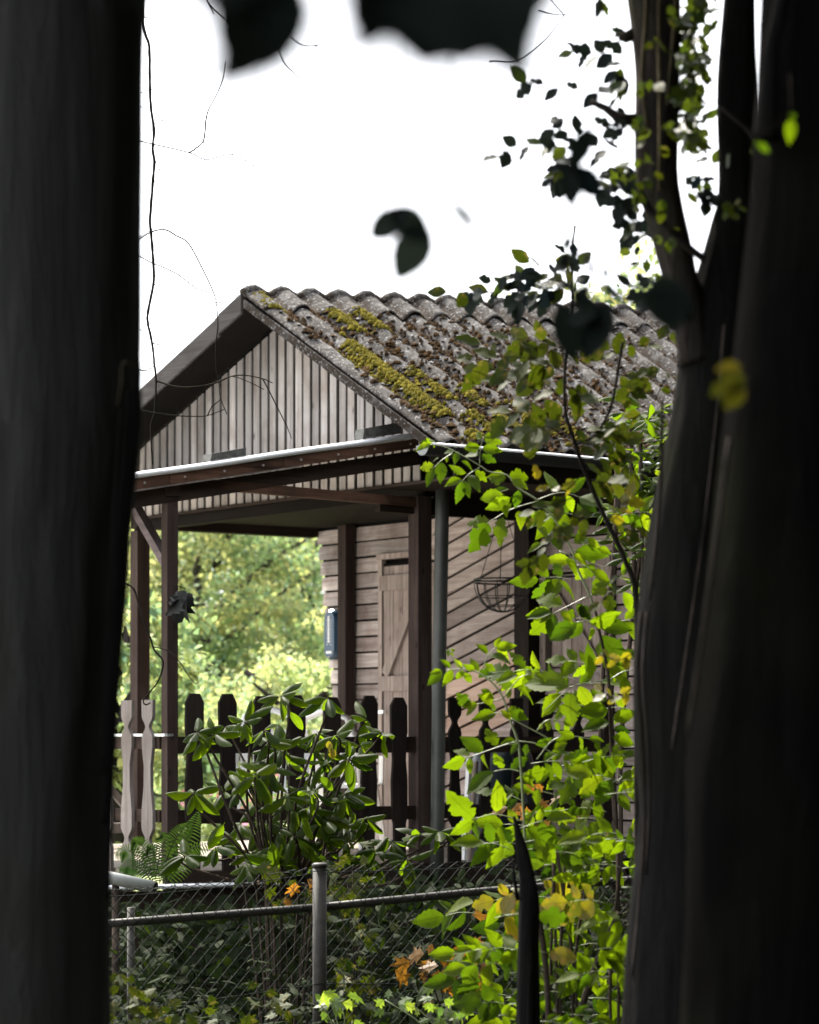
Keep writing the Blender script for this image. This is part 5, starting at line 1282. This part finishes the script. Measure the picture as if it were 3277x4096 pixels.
for i, (X, Y) in enumerate(WH):
    d = RD + rw.uniform(-.35, .35); c = P(X, Y, d)
    axis = Vector((rw.gauss(0, .5) + (X - 1130) / 700, rw.gauss(-.55, .5), 1)).normalized()
    e1 = axis.cross(Vector((.2, 1, .1))).normalized(); e2 = axis.cross(e1)
    n = rw.choice([5, 6, 7, 8])
    for k in range(n):
        a = 2 * math.pi * (k + rw.uniform(-.5, .5)) / n
        up = rw.uniform(-.75, .9)
        dv = (e1 * math.cos(a) + e2 * math.sin(a) + axis * up).normalized(); L = rw.uniform(78, 128) * RD / F * (1.0 if k < 6 else .8)
        rho.leaf(rw.choice(M_RHO), leaf_mat(c, c + dv * L, (axis + dv * -.5 * up + Vector((0, -.15, 0))), rw.uniform(.9, 1.15)))
    mid = hub.lerp(c, .55) + Vector((rw.gauss(0, .05), rw.gauss(0, .05), -.10))
    foot = Vector((hub.x + (c.x - hub.x) * .2, RD, 0.0)) if i % 5 == 0 else hub + Vector(((c.x - hub.x) * .25, 0, -.03))
    q = smoothpath([foot, mid, c - axis * .07, c], 4); rho.stem(q, [.008 - .0045 * j / len(q) for j in range(len(q))], STEMB, 'branch')
for bx, by, tx, ty in ((1160, 2840, 1185, 2925), (1085, 3362, 1115, 3480), (1215, 3260, 1260, 3350), (1280, 3100, 1330, 3170), (900, 3290, 830, 3390), (1190, 3350, 1235, 3450)):
    addleaf(rho, bx, by, tx, ty, RD - .4, tmesh('leaf', T_RHO[1], DRYL) if False else R.choice(M_RHO), .3)
for x, y in ((1315, 2960), (1325, 2990)): addleaf(rho, x, y, x + 8, y + 45, RD - .35, R.choice(M_YEL), .3)
rho.done()

# ------------------------------------------------------------------ fern
fern = Plant('fern', 'dark green fern at the foot of the pale balusters', 'fern', (P(640, HY, 12.9).x, 12.9, 0))
def frond(pts, Lp):
    q = smoothpath([P(X, Y, 12.9) for X, Y in pts], 8); n = len(q)
    V, Fc = tube_data(q, [.0022 * (1 - .6 * i / n) for i in range(n)], 4); UV = [(0.5, 0)] * len(V)
    for i in range(2, n):
        tan = (q[min(i + 1, n - 1)] - q[i - 1]).normalized(); l = Lp * 12.9 / F * math.sin(math.pi * (0.12 + .86 * i / n)) ** .8
        for s_ in (1, -1):
            sd_ = tan.cross(Vector((0.1, 1, .25))).normalized() * s_
            dv = (sd_ + tan * .45 + Vector((0, 0, -.15))).normalized()
            wdt = tan * .0034; b = q[i]; o = len(V)
            for t, wk in ((0, .6), (.4, 1), (.8, .6), (1, 0.1)):
                V += [b + dv * l * t - wdt * wk + Vector((0, 0, -.02 * t * t)), b + dv * l * t + wdt * wk + Vector((0, 0, -.02 * t * t))]; UV += [(.4, t), (.6, t)]
            for t in range(3): Fc.append((o + 2 * t, o + 2 * t + 1, o + 2 * t + 3, o + 2 * t + 2))
    me = tmesh('frond', ([v - Vector(fern.o['base']) for v in V], Fc, UV), FERN)
    o = bpy.data.objects.new('frond', me); COL.objects.link(o); o.parent = fern.o
for pts in ([(600, 3520), (560, 3440), (510, 3400), (465, 3410)], [(610, 3520), (590, 3420), (555, 3370), (530, 3360)], [(620, 3520), (640, 3420), (660, 3360), (655, 3330)], [(640, 3530), (680, 3400), (720, 3330), (760, 3290)], [(650, 3530), (700, 3440), (760, 3330), (790, 3250)], [(620, 3540), (570, 3480), (520, 3460), (480, 3470)], [(660, 3540), (720, 3460), (760, 3400), (840, 3370)], [(640, 3540), (630, 3470), (610, 3400), (590, 3390)]): frond(pts, 52)

# ------------------------------------------------------------------ maple-like seedlings around the fence
def seedling(label, pts, mes, d, Lp, n, base, stemm=STEMB, sig=40):
    pl = Plant('maple_seedling', label, 'seedling', (P(base, HY, d).x, d, 0), 'lobed-leaf seedlings along the fence')
    for X, Y in pts:
        pl.stem(smoothpath([P(base, 4250, d), P((X + base) / 2 + 20, (Y + 4200) / 2, d), P(X, Y, d)], 4), .002, stemm)
        for k in range(n):
            a = R.uniform(-.3, math.pi + .3); l = R.uniform(.7, 1.1) * Lp; x, y = X + R.gauss(0, sig), Y + R.gauss(0, sig)
            addleaf(pl, x, y, x + math.cos(a) * l, y + abs(math.sin(a)) * l * .8, d + R.uniform(-.1, .1), R.choice(mes), .55, 1.0)
    return pl.done()
seedling('fresh lime green lobed seedling at the foot of the fence post', [(1310, 3985), (1370, 4030), (1330, 4080), (1410, 4085), (1270, 4000)], M_MAPL, 9.9, 62, 3, 1350, STEMG, 28)
seedling('trailing lime green lobed seedling right of the fence post', [(1540, 4000), (1640, 4010), (1720, 4010), (1750, 4050), (1800, 4020), (1830, 4070)], M_MAPL, 9.8, 52, 4, 1800, STEMG, 26)
seedling('yellow and orange seedling showing over the fence top', [(1050, 3490), (1130, 3590), (1225, 3535), (1240, 3600)], M_MAPO[:1] + M_MAPY, 11.5, 70, 5, 1130)
seedling('olive seedling right behind the fence post top', [(1410, 3470), (1390, 3530), (1360, 3600), (1430, 3560)], M_MAPY, 11.6, 64, 5, 1400)
seedling('orange-leaved seedling low behind the mesh', [(1850, 3780), (1920, 3850), (1700, 3890), (1780, 3920), (1880, 3920), (1680, 3850)], M_MAPO, 10.9, 72, 6, 1800)
seedling('dull orange seedling below the left railing end', [(480, 3900), (560, 3960), (500, 4030), (640, 4050), (450, 4080)], M_MAPY, 9.2, 62, 6, 520)
seedling('dark olive seedling at the bottom behind the mesh', [(1050, 4000), (1120, 4040), (1000, 4080), (880, 4090), (760, 4070)], M_MAPY, 10.2, 66, 6, 1000)
seedling('olive seedling in the shade below the rail pipe', [(1480, 3680), (1440, 3800), (1400, 3900), (1500, 3950), (1360, 4000)], M_MAPY, 11.2, 66, 6, 1450)
seedling('rusty seedling hidden inside the green shoots', [(2080, 3230), (2150, 3190), (2200, 3330), (2330, 3280)], M_MAPO, 10.4, 66, 4, 2180)

# undergrowth behind and below the fence
ur = random.Random(5); Ms, Ms2 = [], []
for _ in range(5200):
    X = ur.uniform(380, 2560); d = ur.uniform(10.6, 14.6); z = abs(ur.gauss(0, .32)) * (0.75 if X < 1300 else 1)
    c = P(X, HY, d); c.z = z
    if z > .95: continue
    dv = Vector((ur.gauss(0, 1), ur.gauss(-.2, 1), ur.gauss(0, .5))).normalized(); L = ur.uniform(.05, .12)
    (Ms if ur.random() < .6 else Ms2).append(leaf_mat(c, c + dv * L, Vector((ur.gauss(0, .5), ur.gauss(-.5, .5), 1)), ur.uniform(.8, 1.2)))
for _ in range(3400):                   # taller tangle in front of the deck
    X = ur.uniform(400, 2500); d = ur.uniform(12.9, 14.4); c = P(X, HY, d); c.z = ur.random() ** .8 * (.74 if X < 1200 else .88)
    dv = Vector((ur.gauss(0, 1), ur.gauss(-.2, .8), ur.gauss(-.1, .6))).normalized(); L = ur.uniform(.06, .13)
    (Ms if ur.random() < .5 else Ms2).append(leaf_mat(c, c + dv * L, Vector((ur.gauss(0, .6), ur.gauss(-.7, .5), .8)), ur.uniform(.8, 1.2)))
for _ in range(9000):                   # unseen knee-high cover, added to soak up bounce from the sunlit ground
    x, y = ur.uniform(-2.4, 9.5), ur.uniform(0.5, 16.0)
    if abs(x) < .17 * y and y > 9.6: continue
    c = Vector((x, y, abs(ur.gauss(0, .2)) + .03))
    if c.z > .55: continue
    dv = Vector((ur.gauss(0, 1), ur.gauss(0, 1), ur.gauss(.2, .5))).normalized(); L = ur.uniform(.12, .24)
    Ms2.append(leaf_mat(c, c + dv * L, Vector((ur.gauss(0, .5), ur.gauss(0, .5), 1)), ur.uniform(.8, 1.2)))
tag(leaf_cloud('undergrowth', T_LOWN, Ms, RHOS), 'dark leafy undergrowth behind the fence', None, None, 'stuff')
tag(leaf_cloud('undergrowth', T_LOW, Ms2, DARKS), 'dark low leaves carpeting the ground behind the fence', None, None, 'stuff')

# ------------------------------------------------------------------ out-of-focus leaves close to the camera
ND = 1.3
nb = Plant('overhanging_branch', 'out-of-focus dark leafy branch hanging in across the top', 'branch', P(1500, -900, ND))
T_BIG = [lance(0.36, 0.9, 10, 5, 0.03, 0.1 * k, 0.1, 0, 0.05, 0.1, 0.75, 0, k + 60) for k in range(2)]
M_BIG = meshes('leaf', T_BIG, DARK)
for bx, by, tx, ty, wd in ((1090, -260, 1075, 325, .62), (1170, 60, 835, 350, .55), (1010, 60, 960, 335, .6), (760, -330, 830, 40, .9), (960, -330, 1100, 60, .55), (1600, -60, 1400, 240, .42), (1500, -200, 1600, 210, .8), (1700, -260, 1690, 205, .9), (1800, -260, 1830, 205, .95), (1860, -120, 2115, 325, .6), (1900, -260, 1985, 215, .8), (1400, 60, 1960, 110, .42), (600, -330, 640, 10, .9), (1960, -60, 2150, 170, .5), (1000, -200, 925, 345, .55), (1130, -160, 1140, 240, .5), (690, -330, 900, 60, .6), (560, -200, 700, 20, .7), (1440, -120, 1450, 190, .45), (1500, -160, 2000, -40, .5), (1470, 0, 1750, 130, .7)):
    nb.leaf(R.choice(M_BIG), leaf_mat(P(bx, by, ND + R.uniform(-.05, .05)), P(tx, ty, ND + R.uniform(-.05, .05)), facing(.1, .05), wd * 1.3))
nb.stem(smoothpath([P(300, -700, ND), P(900, -380, ND), P(1500, -340, ND), P(2100, -420, ND), P(2700, -700, ND)], 5), .006, TWIG)
for bx, by, tx, ty, wd in ((1470, 960, 1640, 830, .55), (1560, 820, 1715, 960, .6), (1715, 880, 1585, 1120, .55)):
    nb.leaf(R.choice(M_BIG), leaf_mat(P(bx, by, 3.1), P(tx, ty, 3.1), facing(.1, .1), wd * 1.5))
nb.leaf(M_BIG[0], leaf_mat(P(1800, 585, 2.6), P(1945, 596, 2.6), Vector((.1, -.42, 1)), 1.9)); nb.leaf(M_BIG[0], leaf_mat(P(1800, 790, 2.7), P(1900, 935, 2.7), Vector((1, -.45, .4)), 1.9))
for pts, d in (([(1590, -340), (1600, 300), (1560, 700), (1500, 900)], 2.8), ([(1500, 900), (1600, 830), (1690, 930)], 3.1), ([(1820, -340), (1800, 300), (1800, 585)], 2.6), ([(1830, -340), (1790, 500), (1795, 790)], 2.7)): nb.stem(smoothpath([P(X, Y, d) for X, Y in pts], 4), .0008, TWIG, 'twig', 4)
nb.done()
nb2 = Plant('overhanging_branch', 'blurred dark hanging spray in front of the right end of the roof', 'branch', P(2420, -700, 4.0))
for bx, by, tx, ty, wd in ((2370, 500, 2275, 680, .55), (2300, 620, 2275, 820, .7), (2290, 660, 2410, 790, .8), (2275, 690, 2290, 820, .9), (2235, 1195, 2300, 1450, .62), (2445, 1190, 2335, 1445, .66), (2300, 1150, 2425, 1350, .6), (2250, 1290, 2390, 1240, .7), (2400, 1130, 2500, 1210, .5), (2480, 1195, 2640, 1180, .6), (2640, 1090, 2700, 1330, 1.0), (2600, 1150, 2780, 1280, 1.0)):
    nb2.leaf(R.choice(M_BIG), leaf_mat(P(bx, by, 4.0), P(tx, ty, 4.0 + R.uniform(-.02, .02)), facing(.15, .1), wd))
twig(nb2, [(2300, 1230), (2290, 1100), (2240, 980)], 7, 80, M_DRK, 4.4, .0018)
twig(nb2, [(2290, 1100), (2350, 1040), (2430, 1070)], 5, 70, M_DRK, 4.4, .0015)
for pts in ([(2420, -700), (2400, 300), (2372, 510), (2290, 680), (2350, 1050), (2420, 1150), (2500, 1210), (2650, 1190)], [(2290, 680), (2270, 1000), (2300, 1220)]): nb2.stem(smoothpath([P(X, Y, 4.0) for X, Y in pts], 5), .0022, TWIG, 'twig', 5)
nb2.done()
yl = Plant('yellow_leaf_spray', 'blurred yellow-green leaf in front of the black right trunk', 'leaf', P(2930, 1300, 3.7))
for bx, by, tx, ty, wd in ((2975, 1470, 2860, 1480, 1.0), (2990, 1500, 2845, 1580, 1.1), (2975, 1520, 2900, 1640, 1.1)):
    yl.leaf(R.choice(M_YEL), leaf_mat(P(bx, by, 3.7), P(tx, ty, 3.7), facing(.2, .2), wd))
yl.stem([P(3100, 1100, 3.7), P(2990, 1300, 3.7), P(2980, 1480, 3.7)], .001, TWIG); yl.done()
yl2 = Plant('yellow_leaf_spray', 'small yellow-green sprig on the upper right black trunk', 'leaf', P(3160, 400, 4.6))
for bx, by, tx, ty, wd in ((3165, 445, 3180, 480, 1.0), (3165, 470, 3160, 575, 1.0), (3035, 560, 3018, 580, 1), (3030, 570, 3080, 610, 1.1), (3150, 460, 3190, 455, .9)):
    yl2.leaf(R.choice(M_ASH), leaf_mat(P(bx, by, 4.6), P(tx, ty, 4.6), facing(.3, .2), wd))
yl2.stem([P(3160, 300, 4.65), P(3165, 450, 4.6), P(3030, 560, 4.6)], .0008, TWIG); yl2.done()

# ------------------------------------------------------------------ sunlit trees beyond the cabin
def crown_leaves(c, rad, n, size, rr, squash=.8, clumps=40):
    cl = []
    for _ in range(clumps):
        d_ = rand_dir(rr); k = rr.uniform(.45, 1.0); cl.append((c + Vector((d_.x * rad.x * k, d_.y * rad.y * k, d_.z * rad.z * k)), rr.uniform(.16, .34)))
    out = []
    for _ in range(n):
        cc, cr = rr.choice(cl); d_ = rand_dir(rr); p = cc + d_ * cr * rad.x * rr.random() ** .5
        p.z = cc.z + (p.z - cc.z) * squash
        dv = (rand_dir(rr) + Vector((0, 0, -.3)) + d_ * .6).normalized()
        out.append(leaf_mat(p, p + dv * size * rr.uniform(.7, 1.3), d_ * .6 + rand_dir(rr) * .6 + Vector((0, 0, .7))))
    return out
def bgtree(label, X, d, h, rx, mats, n, size, seed, zc_=None, cat='tree', name='sunlit_tree', clumps=50, rz=None):
    rr = random.Random(seed); base = Vector(((X - HX) * d / F, d, 0))
    t = wthing(name, label, cat, base, 'sunlit trees beyond the cabin')
    zc_ = zc_ or h * .55; rz = rz or h * .46
    q = [base + Vector((rr.gauss(0, .06 * i), 0, h * .16 * i)) for i in range(6)]
    otube('trunk', q, [.16 - .025 * i for i in range(6)], BARKB, t, 8)
    for k in range(5):
        a = rr.uniform(0, 6.28); b = base + Vector((0, 0, h * (.25 + .1 * k)))
        otube('limb', [b, b + Vector((math.cos(a) * rx * .4, math.sin(a) * rx * .4, h * .12)), b + Vector((math.cos(a) * rx * .8, math.sin(a) * rx * .8, h * .2))], [.06, .04, .015], BARKB, t, 6)
    for m, f in mats:
        Ms = crown_leaves(base + Vector((0, 0, zc_)), Vector((rx, rx, rz)), int(n * f), size, rr, .7, clumps)
        o = leaf_cloud('crown', T_LOW, Ms, m, t); o.location = -base
    return t
bgtree('yellow-green sunlit tree seen through the open porch', 860, 38, 6.2, 2.1, ((BGY, .5), (BGG, .5)), 17000, .11, 1, clumps=60)
bgtree('darker green sunlit tree seen beside the porch wall', 1320, 44, 6.4, 2.3, ((BGG, .8), (BGY, .2)), 14000, .11, 2)
bgtree('green sunlit tree seen between the left porch posts', 430, 41, 6.6, 2.3, ((BGG, .6), (BGY, .4)), 14000, .11, 3)
bgtree('big green tree standing far behind the porch opening', 1050, 56, 8.4, 4.6, ((BGG, .8), (BGY, .2)), 20000, .17, 4, clumps=70)
bgtree('pale bright shrub right of the porch opening', 1230, 29, 2.9, 1.15, ((BGP, .8), (BGY, .2)), 9000, .07, 5, cat='shrub', name='sunlit_shrub', clumps=25)
bgtree('pale low shrub in the middle of the porch opening', 1010, 33, 2.5, 1.3, ((BGP, .7), (BGG, .3)), 9000, .07, 6, cat='shrub', name='sunlit_shrub', clumps=25)
bgtree('low green shrub behind the leftmost pickets', 700, 31, 2.3, 1.5, ((BGG, .6), (BGP, .4)), 9000, .07, 7, cat='shrub', name='sunlit_shrub', clumps=25)
bgtree('yellow-green tree rising behind the right end of the roof', 2600, 25, 6.3, 1.0, ((BGP, .4), (BGY, .4), (BGG, .2)), 6500, .10, 8, zc_=4.6, rz=1.5, clumps=40)
bgtree('faint pale treetop showing just over the roof ridge', 2080, 42, 8.9, 1.0, ((BGP, 1.0),), 700, .15, 9, zc_=7.9, rz=.95, clumps=16)
bgtree('bright shrub close behind the left porch posts', 470, 24, 3.3, .8, ((BGP, .3), (BGY, .4), (BGG, .3)), 2500, .12, 12, cat='shrub', name='sunlit_shrub', clumps=20)
# leafy evergreen at the right corner of the cabin
rr = random.Random(21); base = Vector((P(2560, HY, 13.5).x, 13.5, 0))
eb = Plant('evergreen_bush', 'glossy dark evergreen between the gutter end and the forked trunk', 'shrub', base)
for _ in range(44):
    X, Y = rr.uniform(2430, 2680), rr.uniform(1560, 2350); d = 13.5 + rr.uniform(-.6, .8); c = P(X, Y, d)
    for k in range(6):
        a = 6.28 * (k + rr.random() * .5) / 6; dv = Vector((math.cos(a), math.sin(a) * .6, rr.uniform(-.4, .6))).normalized()
        eb.leaf(rr.choice(M_RHO if rr.random() < .8 else M_ASH), leaf_mat(c, c + dv * rr.uniform(.08, .13), Vector((rr.gauss(0, .4), -.3, 1))))
for k in range(5): eb.stem(smoothpath([base, base + Vector((rr.gauss(0, .1), 0, 1.4)), P(rr.uniform(2470, 2640), rr.uniform(1600, 2000), 13.5)], 5), .012, STEMB)
eb.done()
# pink flowers beyond the railing
pf = wthing('flower_bed', 'pink flowers beyond the deck seen low between the pickets', 'flowers', P(950, 3250, 24))
rr = random.Random(8); Ms = []; Mg = []
for _ in range(240):
    c = P(rr.gauss(960, 90), rr.gauss(3180, 45), 24 + rr.uniform(-.6, .6)); dv = rand_dir(rr)
    (Ms if rr.random() < .4 else Mg).append(leaf_mat(c, c + dv * .08, rand_dir(rr)))
for nm, M_, mm in (('blossom', Ms, PINK), ('foliage', Mg, BGG)): o = leaf_cloud(nm, T_LOW, M_, mm, pf); o.location = -Vector(pf['base'])
otube('flower_stems', [P(950, 3400, 24), P(950, 3150, 24)], .02, STEMG, pf)

# ------------------------------------------------------------------ unseen wood around the viewer, added so its canopy keeps the foreground dark
def wood_tree(label, x, y, h, r, zc_, rz, n, size, seed):
    rr = random.Random(seed); base = Vector((x, y, 0)); t = wthing('forest_shade_tree', label, 'tree', base, 'unseen forest trees shading the viewpoint')
    otube('trunk', [base, base + Vector((rr.gauss(0, .1), rr.gauss(0, .1), h * .5)), base + Vector((rr.gauss(0, .3), rr.gauss(0, .3), h))], [.28, .2, .06], BARK, t, 12)
    Ms = crown_leaves(base + Vector((0, 0, zc_)), Vector((r, r, rz)), n, size, rr, .8, 60)
    o = leaf_cloud('crown', T_LOW, Ms, DARKS, t); o.location = -base
k = 0
SPOTS = ((-2.2, -8, 14, 5.0, 7.5, 7.5), (2.5, -8, 15, 5.5, 7.5, 7.5), (7, -6, 15, 5.6, 7.5, 7.5), (8.5, -0.5, 15, 5.4, 7.5, 7.6), (9.2, 5, 15, 5.2, 7.5, 7.6), (10, 11, 15, 5.2, 7.5, 7.6), (12, 17.5, 15, 5.4, 7.5, 7.6), (2.7, -2.0, 13, 5.6, 9.0, 2.8), (-3.4, 3.5, 13, 3.4, 9.5, 2.4), (4.4, 5, 13, 4.2, 8.5, 3.0), (7, 13, 13, 2.9, 6.8, 5.4), (5, -13, 16, 6, 8, 8), (12, -8, 16, 6, 8, 8), (15.5, 3, 16, 6, 8, 8), (-2, -14, 16, 6, 8, 8), (6.0, 9.2, 13, 2.8, 6.8, 5.4))
WHERE = ('behind and left of', 'straight behind', 'close right behind', 'right of', 'farther along the right of', 'well right of', 'beyond the right of', 'leaning over', 'arching over the left of', 'arching over the right of', 'beside the cabin, right of', 'deep behind', 'far right behind', 'in the second row right of', 'in the second row behind', 'near the forked trunk, right of')
for k, (x, y, h, r, zc_, rz) in enumerate(SPOTS):
    wood_tree('unseen leafy forest tree ' + WHERE[k] + ' the viewpoint', x, y, h, r, zc_, rz, 6000, .62, 100 + k)
